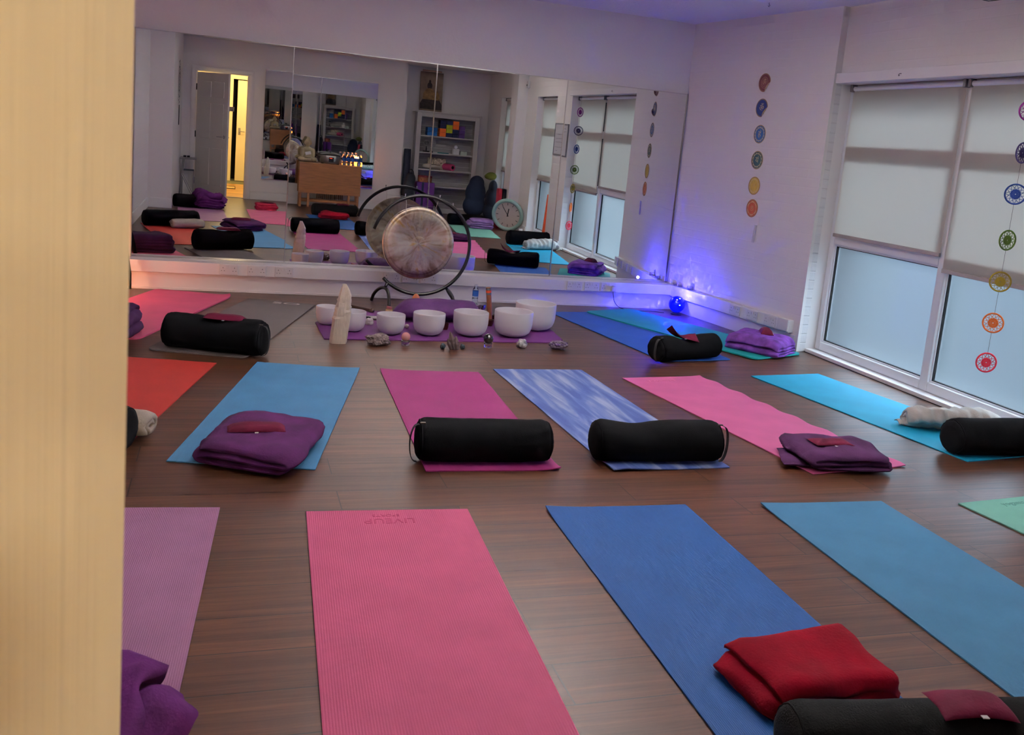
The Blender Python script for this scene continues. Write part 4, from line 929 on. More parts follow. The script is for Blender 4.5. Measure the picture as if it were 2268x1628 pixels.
# seated statue ---------------------------------------------------------
sm=pm('pale_stone',(168,156,122),.6,sss=.1,bump=.4,bscale=60,var=.15)
t=thing('seated_statue','pale stone statue of a seated monk with a white tag, on the oak table','statue',(1.305,.31,.736),PI)
def mball(parts,res=.012):
    mb=bpy.data.metaballs.new('mb'); mb.resolution=res; mb.threshold=.1
    for c,r,sc in parts:
        e=mb.elements.new(type='ELLIPSOID'); e.co=c; e.radius=r*1.15; e.size_x,e.size_y,e.size_z=sc
    o=bpy.data.objects.new('mb',mb); col.objects.link(o); bpy.context.view_layer.update()
    dg=bpy.context.evaluated_depsgraph_get(); me=bpy.data.meshes.new_from_object(o.evaluated_get(dg)); bpy.data.objects.remove(o); bpy.data.metaballs.remove(mb); return me
def spheres_mesh(parts,size,vox=None):
    """one continuous skin over overlapping ellipsoids (remeshed)"""
    bm=B()
    for c,r in parts: sphere(bm,c,1,20,12,r)
    me=bpy.data.meshes.new('x'); bmesh.ops.recalc_face_normals(bm,faces=list(bm.faces)); bm.to_mesh(me); bm.free()
    o=bpy.data.objects.new('x',me); col.objects.link(o); md=o.modifiers.new('r','REMESH'); md.mode='VOXEL'; md.voxel_size=size; md.use_smooth_shade=True
    m2=o.modifiers.new('s','SMOOTH'); m2.iterations=6; m2.factor=.5
    bpy.context.view_layer.update(); dg=bpy.context.evaluated_depsgraph_get(); out=bpy.data.meshes.new_from_object(o.evaluated_get(dg)); bpy.data.objects.remove(o); return out
me=spheres_mesh([((0,0,.045),(.15,.10,.045)),((-.10,-.05,.05),(.06,.07,.04)),((.10,-.05,.05),(.06,.07,.04)),((0,.01,.12),(.085,.065,.09)),((0,.01,.19),(.10,.06,.06)),((-.09,-.01,.15),(.035,.04,.08)),((.09,-.01,.15),(.035,.04,.08)),((0,-.07,.09),(.07,.04,.03)),
 ((0,0,.26),(.028,.03,.04)),((0,-.005,.325),(.052,.058,.066)),((0,.005,.385),(.030,.030,.028)),((-.052,0,.315),(.010,.015,.032)),((.052,0,.315),(.010,.015,.032)),((0,-.062,.32),(.009,.012,.016))],.007)
me.materials.clear(); me.materials.append(sm); link(bpy.data.objects.new('statue_body',me),t)
bm=B(); rbox(bm,-.045,.045,-.002,.0,-.028,.028,.002); obj('paper_tag',bm,pm('paper_tag',(214,214,214),.7),t,loc=(.0,-.115,.15),rot=(-.5,.25,0))
# slow cooker ------------------------------------------------------------
t=thing('slow_cooker','oval steel slow cooker with a black lid on the oak table','cooker',(1.675,.33,.736))
E_=Matrix.Diagonal((1.35,.95,1,1))
bm=B(); lathe(bm,[(0,.012),(.122,.012),(.128,.02),(.132,.135),(.128,.14),(0,.14)],48,E_); obj('steel_body',bm,M['steel'],t,SM)
bm=B(); lathe(bm,[(.126,.138),(.137,.142),(.137,.152),(.120,.162),(.06,.178),(0,.182)],48,E_); gl=obj('glass_lid',bm,M['blackp'],t,SM)
bm=B(); cyl(bm,(0,0,.18),(0,0,.20),.012,14); rbox(bm,-.035,.035,-.014,.014,.20,.216,.006); obj('lid_knob',bm,M['blackp'],gl,SM)
for s in (-1,1):
    bm=B(); rbox(bm,s*.178-.018,s*.178+.018,-.045,.045,.095,.115,.008); obj('side_handle',bm,M['blackp'],t,SM)
    bm=B(); rbox(bm,s*.13-.02,s*.13+.02,-.03,.03,0,.014,.004); obj('foot',bm,M['blackp'],t)
bm=B(); rbox(bm,-.035,.045,.122,.130,.035,.115,.003); obj('control_panel',bm,M['blackp'],t)
bm=B(); rbox(bm,-.02,.02,.129,.132,.095,.101,.001); obj('display_light',bm,mat_emit('red_led',(255,70,40),3),t)
# bottles ------------------------------------------------------------------
b0=None; k=0
names_=['nearest the slow cooker','second from the slow cooker','third from the slow cooker','fourth from the slow cooker','farthest from the slow cooker']
for r_ in range(2):
    for c_ in range(5):
        lab='water bottle on the oak table, %s row, %s'%(('front','back')[r_],names_[c_]); loc=(1.90+c_*.067,.385-r_*.072,.736)
        if b0 is None: b0=bottle(lab,loc,1.13,'water bottles lined up on the oak table')
        else: dup(b0,loc,label=lab)
t=thing('salt_lamp','glowing orange rock lamp behind the water bottles','lamp',(2.13,.215,.736))
bm=B(); bmesh.ops.create_icosphere(bm,subdivisions=3,radius=1)
for v in bm.verts:
    p=v.co; q=1+.25*nz(p.x*1.5,p.y*1.5,p.z*1.5+4); v.co=Vector((p.x*.042*q,p.y*.034*q,.035+max(-.9,p.z)*.075*q+.04))
M['saltlamp']=pm('salt_glow',(235,120,60),.6,emit=(255,120,40),estr=16)
obj('rock_body',bm,M['saltlamp'],t,.4); bm=B(); cyl(bm,(0,0,0),(0,0,.018),.045,24); obj('lamp_base',bm,ch,t,SM)
# bookcase -------------------------------------------------------------------
M['shelfw']=pm('white_bookcase',(196,192,188),.5); M['groove']=pm('bookcase_back',(172,168,166),.6)
SX0,SX1,SY0,SY1=3.17,4.23,-.43,-.12; SH=1.775
sh=thing('bookcase','white open bookcase with a grooved back in the alcove','bookcase',((SX0+SX1)/2,(SY0+SY1)/2,0)); cx,cy=(SX0+SX1)/2,(SY0+SY1)/2
def sb(*a): 
    bm=B(); rbox(bm,*a); return bm
w=(SX1-SX0)/2; dpt=(SY1-SY0)/2
for s in (-1,1):
    obj('side_panel',sb(s*(w-.03)-.012,s*(w-.03)+.012,-dpt,dpt-.007,0,SH-.0301,.003),M['shelfw'],sh)
    obj('front_stile',sb(s*(w-.04)-.04,s*(w-.04)+.04,dpt-.006,dpt+.012,0,SH-.0302,.003),M['shelfw'],sh)
obj('cornice',sb(-w-.035,w+.035,-dpt,dpt+.04,SH-.03,SH,.008),M['shelfw'],sh); obj('top_rail',sb(-w+.078,w-.078,dpt-.006,dpt+.010,SH-.10,SH-.0301,.003),M['shelfw'],sh)
obj('plinth',sb(-w+.078,w-.078,dpt-.006,dpt+.010,0,.09,.003),M['shelfw'],sh)
bm=B()
for k in range(22): box(bm,-w+.03,w-.03,-dpt,-dpt+.008,.08+k*.076,.08+k*.076+.070)
obj('grooved_back',bm,M['groove'],sh)
SZ=[1.355,1.06,.765,.475,.09]
for z in SZ: obj('shelf_board',sb(-w+.04,w-.04,-dpt+.008,dpt-.006,z-.022,z,.003),M['shelfw'],sh)
# contents
cols_={'b':(30,34,72),'o':(238,110,48),'g':(176,186,40),'p':(84,56,120),'u':(26,92,160)}
cm={k:pm('foam_'+k,v,.8,bump=.2,bscale=200) for k,v in cols_.items()}
blk={}
def block(x,z,c,row,cn):
    lab='%s foam block on the top shelf, %s'%({'b':'navy','o':'orange','g':'lime','p':'purple','u':'blue'}[c],cn)
    if c not in blk:
        bm=B(); rbox(bm,-.055,.055,-.10,.10,0,.036*2-.002,.005); o=obj('yoga_block',bm,cm[c],None,loc=(x,-.24,z)); blk[c]=o; tag(o,lab,'yoga block','foam yoga blocks on the top shelf'); return
    o=blk[c].copy(); col.objects.link(o); o.location=(x,-.24,z); o['label']=lab
grid=[('x 3.43',3.43,'uu'),('b',3.585,'oobb'),('c',3.70,'bggb'),('d',3.815,'bboo'),('e',3.93,'ppp')]
cn=['of the leftmost short stack','of the stack with orange below','of the stack with lime inside','of the stack with orange above','of the rightmost stack']
lv=['lowest','second up','third up','top one']
for ci,(n_,x,cs) in enumerate(grid):
    for r_,c in enumerate(cs): block(x,1.3555+r_*.0725,c,r_,'%s %s'%(lv[r_],cn[ci]))
def cylthing(name,label,cat,loc,r,h,m,group=None,rot=0,prof=None):
    bm=B(); lathe(bm,prof or [(0,0),(r,0),(r,h*.96),(r*.95,h),(0,h)],28); o=obj(name,bm,m,None,SM,loc=loc,rot=(rot,0,0)); return tag(o,label,cat,group)
t=thing('table_fan','small dark desk fan on the second shelf','fan',(3.39,-.22,1.061)); bm=B(); cyl(bm,(0,0,0),(0,0,.02),.06,20); cyl(bm,(0,0,.02),(0,0,.10),.012,10); obj('fan_stand',bm,M['blackp'],t,SM)
bm=B(); [tube(bm,[(r*C_(2*PI*i/28),.05+((.09-r)*.2),.165+r*S(2*PI*i/28)) for i in range(28)],.003,5,True) for r in (.09,.07,.05,.03)]; [tube(bm,[(0,.05,.165),(.09*C_(a),.05,.165+.09*S(a))],.002,4) for a in [PI*k/8 for k in range(16)]]; obj('fan_guard',bm,M['greyp'],t,PI)
bm=B(); cyl(bm,(0,-.05,.165),(0,.04,.165),.035,16); obj('fan_motor',bm,M['blackp'],t,SM)
bm=B(); rbox(bm,-.055,.055,-.055,.055,0,.10,.004); t=thing('tissue_box','white cube tissue box with a tissue poking out, second shelf','tissue box',(3.86,-.23,1.061)); obj('box_body',bm,M['white'],t)
bm=B(); lathe(bm,[(.012,0),(.03,.02),(.034,.04),(.014,.062),(0,.066)],9); obj('tissue',bm,pm('tissue_paper',(226,226,228),.9),t,.3,loc=(0,0,.099))
cylthing('glass_bowl','pale round lidded tub beside the tissue box on the bookcase','tub',(4.01,-.23,1.061),.06,.065,pm('pale_tub',(176,190,182),.4))
t=thing('strap','teal strap lying on the second shelf','strap',(3.63,-.2,1.061)); bm=B(); rbox(bm,-.10,.10,-.02,.02,0,.014,.004); obj('strap_band',bm,pm('teal_strap',(40,120,126),.8),t)
t=thing('rolled_mat','pink yoga mat rolled up on the third shelf','yoga mat',(3.75,-.23,.766),-.5)
bm=B(); cyl(bm,(0,-.10,.062),(0,.12,.062),.060,28); obj('mat_roll',bm,pm('pink_roll',(190,64,110),.7),t,SM); bm=B(); cyl(bm,(0,.119,.062),(0,.123,.062),.030,20); obj('roll_core',bm,M['dark'],t,SM)
t=thing('cushion','cream cushion lying on the third shelf beside the pink roll','cushion',(3.48,-.22,.766),-.35); me=spheres_mesh([((0,0,.05),(.13,.08,.045)),((.07,0,.045),(.08,.075,.04)),((-.07,0,.05),(.08,.075,.04))],.009); me.materials.append(pm('cushion_cream',(196,184,168),.9,sheen=.2)); link(bpy.data.objects.new('cushion_body',me),t)
t=thing('patterned_box','small cream box printed with dark marks behind the pink roll','box',(3.58,-.36,.766)); bm=B(); rbox(bm,-.12,.14,-.03,.03,0,.20,.004); obj('box_body',bm,pm('cream_print',(196,186,160),.7,var=.7,vscale=40),t)
# canvas picture of a seated figure (generic) ------------------------------
t=thing('canvas_picture','tall canvas picture of a seated robed figure on top of the bookcase','picture',(3.405,-.36,1.776),(-.09,0,PI))
cv=pm('canvas_ground',(128,110,96),.8,var=.5,vscale=4); bm=B(); rbox(bm,-.17,.17,-.018,.018,0,.68,.003); obj('canvas',bm,cv,t)
bm=B(); 
def blob(pts,y): 
    v=[bm.verts.new((x,y,z)) for x,z in pts]; bm.faces.new(v)
blob([(.12,.20),(.11,.30),(.06,.38),(.0,.40),(-.06,.38),(-.11,.30),(-.12,.20)],-.0192); obj('robe',bm,pm('robe_gold',(128,100,62),.8,var=.4,vscale=20),t)
bm=B(); blob([(.045*C_(a)+.0,.44+.062*S(a)) for a in [2*PI*i/24 for i in range(24)]],-.0190); blob([(.02*C_(a),.515+.03*S(a)) for a in [2*PI*i/16 for i in range(16)]],-.0191); blob([(-.16,.03),(.16,.03),(.165,.12),(.12,.20),(-.12,.20),(-.165,.12)],-.0191); obj('dark_figure',bm,pm('figure_dark',(48,42,40),.8,var=.5,vscale=20),t)
t=thing('wooden_plank','pale wooden strip resting across the top of the canvas picture','plank',(3.41,-.37,2.462),.05); bm=B(); rbox(bm,-.15,.12,-.03,.03,0,.022,.003); obj('plank_body',bm,pm('pale_wood',(190,150,130),.6),t)
# rolls, bag and tote beside the bookcase
navy=pm('navy_fabric',(34,42,66),.9,sheen=.2,bump=.3,bscale=60,var=.2)
cylthing('rolled_mat','tall dark rolled mat standing at the left of the bookcase','yoga mat',(3.03,-.05,0),.062,1.09,pm('dark_roll',(32,38,56),.8))
t=thing('holdall_bag','dark soft holdall slumped against the rolled mat','bag',(3.05,.20,0)); me=spheres_mesh([((0,0,.15),(.10,.12,.16)),((0,0,.38),(.11,.11,.22)),((.02,0,.58),(.09,.09,.12))],.014); me.materials.append(pm('bag_black',(26,28,38),.8,sheen=.2)); link(bpy.data.objects.new('bag_body',me),t)
bm=B(); tube(bm,[(.02+.05*C_(a),0,.66+.09*S(a)) for a in [PI*i/10 for i in range(11)]],.008,6); obj('bag_handle',bm,M['strap'],t,PI)
t=thing('storage_tote','purple fabric storage tote standing before the bookcase','tote',(3.315,.07,0)); bm=B(); rbox(bm,-.13,.13,-.12,.12,0,.545,.012); obj('tote_body',bm,pm('purple_tote',(92,42,120),.8,bump=.2,bscale=120),t)
for s in (-.02,):
    bm=B(); rbox(bm,s-.018,s+.018,.118,.126,.1,.545,.002); obj('tote_strap',bm,navy,t)
t=thing('round_box','small round patterned box with a red lid on the purple tote','box',(3.315,.07,.546)); bm=B(); cyl(bm,(0,0,0),(0,0,.085),.09,28); obj('box_body',bm,pm('rattan',(150,92,58),.8,var=.5,vscale=60,bump=.5,bscale=90),t,SM); bm=B(); cyl(bm,(0,0,.082),(0,0,.11),.094,28); obj('box_lid',bm,pm('red_lid',(120,30,40),.6),t,SM)
def soft(name,label,cat,loc,parts,m,vox=.016,rot=0):
    t=thing(name,label,cat,loc,rot); me=spheres_mesh(parts,vox); me.materials.append(m); link(bpy.data.objects.new(name+'_body',me),t); return t
blue=pm('blue_cover',(22,32,54),.9,sheen=.3,bump=.3,bscale=50,var=.2)
soft('meditation_seat','tall blue padded floor seat standing on end by the bookcase','seat',(4.19,.13,0),[((0,0,.20),(.21,.10,.20)),((.01,0,.42),(.19,.10,.24)),((.02,0,.60),(.14,.09,.14))],blue)
soft('meditation_seat','second blue padded floor seat leaning behind the clock','seat',(4.34,.66,0),[((0,0,.16),(.12,.10,.16)),((.01,0,.38),(.11,.10,.2)),((.03,0,.58),(.08,.08,.13))],pm('blue_dark',(20,28,44),.9,sheen=.3,var=.2))
soft('cushion','olive green cushion balanced on the second blue seat','cushion',(4.33,.62,.70),[((0,0,.07),(.10,.09,.07)),((-.04,0,.06),(.08,.09,.05))],pm('olive',(92,100,34),.9,sheen=.2,bump=.3,bscale=80),.01)
t=thing('foam_roller','stubby red and black rolled mat standing by the pilaster','yoga mat',(4.20,1.80,0)); t.location=(4.215,1.78,0)
bm=B(); rbox(bm,-.07,.0,-.07,.07,0,.64,.02); obj('red_half',bm,pm('red_foam',(150,30,52),.8),t); bm=B(); rbox(bm,.0,.065,-.07,.07,0,.64,.02); obj('black_half',bm,M['blackp'],t)
# clock leaning against the pilaster
t=thing('wall_clock','large round pale clock standing on the floor against the pilaster','clock',(4.27,2.14,.005),(-.20,0,.60))
F=Matrix.Translation((0,0,.275))@Matrix.Rotation(-PI/2,4,'X')
bm=B(); lathe(bm,[(.215,.0),(.275,.0),(.278,.03),(.262,.052),(.240,.055),(.222,.04),(.215,.03)],56,F,close=True); obj('clock_rim',bm,pm('clock_rim',(150,180,170),.35),t,SM)
bm=B(); lathe(bm,[(0,.002),(.224,.002),(.224,.02),(0,.02)],48,F); obj('dial',bm,pm('dial',(196,180,172),.6),t,SM)
bm=B()
for k in range(12):
    a=2*PI*k/12; T=F@Matrix.Rotation(a,4,'Z'); box(bm,-.004,.004,.165,.205,.020,.0215,T)
obj('hour_mark',bm,M['dark'],t); t.scale=(.95,.95,.95)
for L_,a,w_ in ((.11,3.35,.008),(.165,-3.7,.005)):
    bm=B(); box(bm,-w_,w_,-.03,L_,.023,.0245,F@Matrix.Rotation(a,4,'Z')); obj('clock_hand',bm,M['dark'],t)
# whiteboard
t=thing('whiteboard','framed whiteboard with handwriting on the pier between the windows','whiteboard',(XE-.002,3.82,1.30))
bm=B(); rbox(bm,-.012,.0,-.30,.30,0,.43,.002); obj('board',bm,pm('board_face',(190,190,196),.4),t)
bm=B(); rbox(bm,-.018,.0,-.31,.31,-.012,.008,.003); rbox(bm,-.018,.0,-.31,.31,.422,.442,.003); rbox(bm,-.018,.0,-.31,-.292,0,.43,.003); rbox(bm,-.018,.0,.292,.31,0,.43,.003); obj('grey_frame',bm,M['greyp'],t)
bm=B(); q=random.Random(5)
for r_,(z,n) in enumerate(((.37,3),(.33,3),(.28,9),(.22,9),(.17,7),(.10,8),(.05,2))):
    y=-.24 if r_>1 else .12
    for k in range(n):
        l=.02+.03*q.random(); tube(bm,[(-.0125,y+l*i/4,z+.008*q.random()) for i in range(5)],.0015,4); y+=l+.008
obj('handwriting',bm,M['dark'],t)
t=thing('motion_sensor','small white wall sensor high up beside the second window','sensor',(XE-.001,2.0,2.31)); bm=B(); rbox(bm,-.04,0,-.035,.035,-.055,.055,.01); obj('sensor_body',bm,M['white'],t); bm=B(); sphere(bm,(-.038,0,-.01),.016,12,8); obj('sensor_lens',bm,M['greyp'],t,PI)
# orange cone of cloth on the second window sill
t=thing('sun_shade_cone','tall orange fabric cone standing in the second window recess by the pier','cone',(4.535,3.22,.031)); bm=B(); lathe(bm,[(0,0),(.048,0),(.047,.02),(.014,.66),(0,.66)],28,Matrix.Diagonal((1,1,1,1))); obj('cone_body',bm,pm('orange_cloth',(206,78,34),.7),t,SM); bm=B(); lathe(bm,[(0,0),(.050,0),(.050,.012),(0,.012)],28); obj('cone_base',bm,pm('orange_base',(180,70,34),.7),t,SM)
cylthing('mug','small pale mug on the floor below the second window','mug',(4.40,2.42,0),.035,.075,M['white'])
# ironing board and mandala decal behind the door
t=thing('ironing_board','folded-out ironing board standing in the corner behind the door','ironing board',(-.66,.31,0))
bm=B(); rbox(bm,-.11,.14,-.14,.14,.60,.625,.01); obj('board_top',bm,pm('board_cover',(150,144,146),.9),t)
for a,b in (((-.05,-.1,.60),(-.11,-.12,0)),((-.06,.1,.60),(-.11,.10,0)),((-.08,.10,.36),(.10,.12,0)),((-.06,.06,.36),(.13,.08,0))):
    bm=B(); cyl(bm,a,b,.009,10); obj('leg',bm,M['steel'],t,SM)
t=thing('step_stool','grey folding steps half hidden behind the ironing board','stool',(-.655,.11,0)); bm=B(); rbox(bm,-.09,.09,-.06,.02,.40,.425,.006); obj('top_step',bm,pm('grey_plastic2',(86,98,110),.5),t)
for s in (-1,1):
    bm=B(); rbox(bm,s*.085-.008,s*.085+.008,-.05,.0,0,.41,.004); obj('leg',bm,M['steel'],t)
for x,l in ((-.70,'left'),(-.645,'right')):
    cylthing('small_pot','small dark pot on the ironing board, %s one'%l,'pot',(x,.33,.626),.022,.028,M['blackp'],'small dark pots on the ironing board')
M['decal']=pm('black_decal',(20,18,20),.7)
t=thing('wall_decal','black lace-like mandala decal on the side of the pier near the door','decal',(-.779,.90,1.78))
def ringq(bm,r0,r1,n=64,wav=0,nw=12,half=1):
    a=[];b=[]
    for i in range(n):
        th=2*PI*i/n; k=1+wav*S(nw*th); a.append(bm.verts.new((0,r0*k*C_(th),r0*k*S(th)))); b.append(bm.verts.new((0,r1*k*C_(th),r1*k*S(th))))
    for i in range(n): bm.faces.new([a[i],a[(i+1)%n],b[(i+1)%n],b[i]])
bm=B()
for r0,r1,wv in ((.30,.32,.05),(.26,.268,.08),(.21,.235,.05),(.17,.178,.1),(.12,.15,.06),(.07,.09,.1),(.0301,.05,0)): ringq(bm,r0,r1,144,wv)
obj('mandala_print',bm,M['decal'],t)
bm=B(); tube(bm,[(.004,.14*C_(a)*.0+.02,-.34-.30*i/8) for i,a in enumerate([0]*9)],.006,6); obj('feather_tail',bm,M['decal'],t)
# folding easel with a bag leaning at the left end of the mirror wall --------
t=thing('folding_easel','wooden folding frame on castors with a black bag, left of the mirror','easel',(-.80,8.05,0))
bm=B(); tube(bm,[(.045,.10,.60),(.055,.05,.44),(.075,.0,.25),(.10,-.03,.06)],.010,4); rbox(bm,-.02,.0,-.0,.015,0.1,.5,.003); obj('wooden_strut',bm,pm('easel_wood',(206,160,104),.5),t,PI)
bm=B(); tube(bm,[(.045,.12,.735),(.058,.11,.70),(.052,.10,.66)],[.018,.012,.006],8); tube(bm,[(.03,.13,.72),(.035,.12,.60),(.045,.10,.42),(.075,.05,.30),(.105,.02,.15),(.112,.0,.03)],[.022,.026,.024,.018,.014,.010],10); obj('black_bag',bm,M['canvas'],t,PI)
for x,y in ((.085,-.03),(.0,-.04)):
    bm=B(); cyl(bm,(x-.012,y,.018),(x+.012,y,.018),.018,16); cyl(bm,(x,y,.03),(x,y,.055),.007,8); obj('castor_wheel',bm,M['chrome'],t,SM)
# warm lamp hidden behind the door leaf, its glow is on the wall and floor
t=thing('salt_lamp','warm rock lamp on the floor in the left hand corner behind the easel','lamp',(-.99,7.80,0))
bm=B(); bmesh.ops.create_icosphere(bm,subdivisions=3,radius=1)
for v in bm.verts:
    p=v.co; q=1+.25*nz(p.x*1.5,p.y*1.5,p.z*1.5+9); v.co=Vector((p.x*.06*q,p.y*.06*q,.10+max(-.9,p.z)*.09*q))
obj('rock_body',bm,M['saltlamp'],t,.4); bm=B(); cyl(bm,(0,0,0),(0,0,.02),.06,24); obj('lamp_base',bm,ch,t,SM)
# ceiling unit whose corner shows at the top edge
t=thing('ceiling_unit','white square ceiling unit with a dark slot, its corner at the top edge','ceiling unit',(4.152,4.70,2.50),.12)
bm=B(); rbox(bm,-.62,.0,-.62,.0,0,.2,.006); obj('unit_casing',bm,M['white'],t)
bm=B(); 
for a in ((-.57,-.02,-.028,-.020),(-.028,-.020,-.57,-.02)): box(bm,a[0],a[1],a[2],a[3],-.002,.001)
obj('air_slot',bm,M['dark'],t)
for x,y in ((1.0,3.1),(3.1,3.3),(1.9,5.6)):  # added fill fittings out of view, the room has no known lights here
    t=thing('added_fill_bowl','added fill light bowl hung close under the ceiling, above the frame','ceiling light',(x,y,2.52),0,'added fill light bowls under the ceiling')
    bm=B(); lathe(bm,[(0,-.02),(.16,-.012),(.235,.012),(.25,.035),(.246,.035),(.23,.016),(.15,-.006),(0,-.014)],40); obj('light_bowl',bm,M['white'],t,SM)
    for k in range(3):
        a=2*PI*k/3; bm=B(); cyl(bm,(.2*C_(a),.2*S(a),.01),(.2*C_(a),.2*S(a),.18),.002,6); obj('suspension_wire',bm,M['steel'],t)
# hallway -----------------------------------------------------------------
bm=B(); box(bm,-1.3,1.4,-2.95,-.1,-.12,0); struct('floor_hall',bm,M['hallfloor'])
bm=B(); box(bm,-1.3,1.4,-4.3,-2.95,-.12,.0); struct('floor_hall_carpet',bm,M['carpet'])
bm=B(); box(bm,-1.3,1.4,-4.4,-.1,2.4,2.5); struct('ceiling_hall',bm,M['hall'])
bm=B(); box(bm,-1.3,-1.2,-4.4,-.1,-.1,2.5); struct('wall_hall_west',bm,M['hall'])
bm=B(); box(bm,1.3,1.4,-4.4,-.1,-.1,2.5); struct('wall_hall_east',bm,M['hall'])
bm=B(); box(bm,-1.3,-.02,-3.80,-3.70,-.1,2.5); box(bm,-.02,1.4,-3.80,-3.70,2.02,2.5); box(bm,.9,1.4,-3.80,-3.70,-.1,2.5); struct('wall_hall_south',bm,M['hall'])
bm=B(); box(bm,-1.3,1.4,-4.4,-4.3,-.1,2.5); struct('wall_hall_back',bm,M['dark'])
d2=bpy.data.objects.new('door_2',None); link(d2); d2['kind']='structure'; d2.location=(.845,-3.70,0)
bm=B(); rbox(bm,-.78,0,-.04,0,.01,2.0,.003); struct('door_leaf',bm,M['hall'],d2)
bm=B(); rbox(bm,-.745,-.70,.0,.008,.93,1.07,.003); tube(bm,[(-.72,.0,1.0),(-.72,.05,1.0),(-.62,.055,1.0)],.009,8); struct('door_handle',bm,M['steel'],d2)
t=thing('doormat','thin pale doormat on the hallway floor beyond the open door','doormat',(-.15,-1.95,.0)); bm=B(); rbox(bm,-.26,.23,-.22,.22,0,.008,.002); obj('mat_body',bm,pm('doormat',(206,176,120),.9),t)
bm=B(); tube(bm,[(-.26,-.22,.006),(.23,-.22,.006),(.23,.22,.006),(-.26,.22,.006)],.010,5,True); obj('mat_border',bm,pm('mat_border',(60,48,30),.9),t)
t=thing('hall_light','round glowing ceiling light in the hallway','ceiling light',(.25,-1.3,2.4)); bm=B(); lathe(bm,[(.0,-.07),(.10,-.06),(.14,-.03),(.15,0),(0,0)],32); obj('light_bowl',bm,mat_emit('hall_glow',(255,214,140),9),t,PI)
# photographer -------------------------------------------------------------
def person():
    t=thing('person','person in a cream jumper hidden behind the open door, one hand holding up a phone','person',(-.34,-.42,0))
    m=bpy.data.meshes.new('body'); V=[];Ed=[];R=[]
    def v(p,r,par=None):
        V.append(p); R.append(r); 
        if par is not None: Ed.append((par,len(V)-1))
        return len(V)-1
    pel=v((0,0,.92),(.15,.11)); ch_=v((0,.0,1.12),(.13,.10),pel); sh_=v((0,-.0,1.32),(.14,.09),ch_); nk=v((0,0,1.43),(.055,.055),sh_); hd=v((0,.03,1.50),(.07,.075),nk); h2=v((0,.035,1.59),(.078,.095),hd); h3=v((0,.025,1.65),(.055,.07),h2)
    for s in (-1,1):
        a=v((s*.09,0,.86),(.085,.09),pel); k=v((s*.10,.02,.48),(.055,.06),a); an=v((s*.10,-.02,.09),(.036,.04),k); f=v((s*.11,.12,.04),(.038,.03),an)
    # right arm lifted to the phone, left arm down
    a=v((.17,0,1.33),(.055,.055),sh_); e=v((.20,.12,1.12),(.043,.043),a); w=v((.245,.34,1.36),(.028,.028),e); pm_=v((.25,.365,1.405),(.034,.018),w)
    fingers=[((.015,.03),(.028,.022),(.026,-.002)),((.01,.036),(.036,.035),(.038,.022)),((.0,.04),(.036,.047),(.044,.038)),((-.006,.036),(.03,.055),(.044,.052))]
    for i,z in enumerate((0,.012,.024,.036)):
        b0=v((.262,.372,1.398+z*.9),(.0095,.0095),pm_); b1=v((.282,.382-.002*i,1.400+z),(.0088,.0088),b0); b2=v((.288,.404,1.402+z),(.008,.008),b1)
    th=v((.238,.372,1.425),(.011,.011),pm_); th2=v((.245,.40,1.452),(.009,.009),th)
    a=v((-.17,0,1.33),(.055,.055),sh_); e=v((-.23,-.02,1.06),(.043,.043),a); w=v((-.24,.06,.83),(.028,.028),e); hh=v((-.24,.075,.77),(.036,.02),w)
    for i in range(4): q1=v((-.24+.0,.05+.016*i,.71),(.009,.009),hh); v((-.235,.055+.016*i,.66),(.0085,.0085),q1)
    tt_=v((-.225,.11,.75),(.010,.010),hh); v((-.22,.125,.715),(.009,.009),tt_)
    m.from_pydata(V,Ed,[]); o=bpy.data.objects.new('b',m); col.objects.link(o); o.modifiers.new('s','SKIN')
    for i,r in enumerate(R): m.skin_vertices[0].data[i].radius=r
    m.skin_vertices[0].data[0].use_root=True
    sd=o.modifiers.new('u','SUBSURF'); sd.levels=2; bpy.context.view_layer.update(); dg=bpy.context.evaluated_depsgraph_get()
    me=bpy.data.meshes.new_from_object(o.evaluated_get(dg)); bpy.data.objects.remove(o)
    me.materials.clear(); me.materials.append(pm('skin',(196,140,118),.5,sss=.15)); me.polygons.foreach_set('use_smooth',[True]*len(me.polygons)); bo=link(bpy.data.objects.new('body',me),t)
    def shell(name,test,off,m_):
        b=B(); b.from_mesh(me); b.normal_update()
        bmesh.ops.delete(b,geom=[f for f in b.faces if not test(f.calc_center_median())],context='FACES')
        for q in b.verts: q.co+=q.normal*off
        return obj(name,b,m_,t,PI)
    shell('jumper',lambda c:(.86<c.z<1.42 and abs(c.x)<.31 and c.y<.32) and not(c.x<-.2 and c.z<.84),.012,pm('cream_jumper',(214,196,150),.9,bump=.4,bscale=120))
    shell('trousers',lambda c:c.z<.90 and c.z>.1 and abs(c.x)<.2,.010,pm('dark_trousers',(44,46,56),.9))
    shell('shoes',lambda c:c.z<=.11,.012,M['blackp'])
    shell('hair',lambda c:c.z>1.5 and (c.y<.06 or c.z>1.64),.014,pm('brown_hair',(66,46,34),.6,bump=.6,bscale=100,stretch=(1,1,.2)))
    b=B(); 
    for s in (-1,1): sphere(b,(s*.03,.118,1.585),.011,12,8)
    obj('eyes',b,pm('eye_dark',(40,34,30),.2),t,PI)
    b=B(); lathe(b,[(0,-.012),(.012,0),(.009,.03),(0,.04)],10,Matrix.Translation((0,.122,1.55))); tube(b,[(-.022,.112,1.525),(0,.122,1.523),(.022,.112,1.525)],.005,6); obj('nose_and_mouth',b,pm('skin_lip',(186,122,106),.5),t,PI)
    for s in (-1,1):
        b=B(); sphere(b,(s*.083,.02,1.575),.02,12,8,(.35,.7,1.2)); obj('ear',b,pm('skin_ear%d'%s,(196,140,118),.5),t,PI)
person()
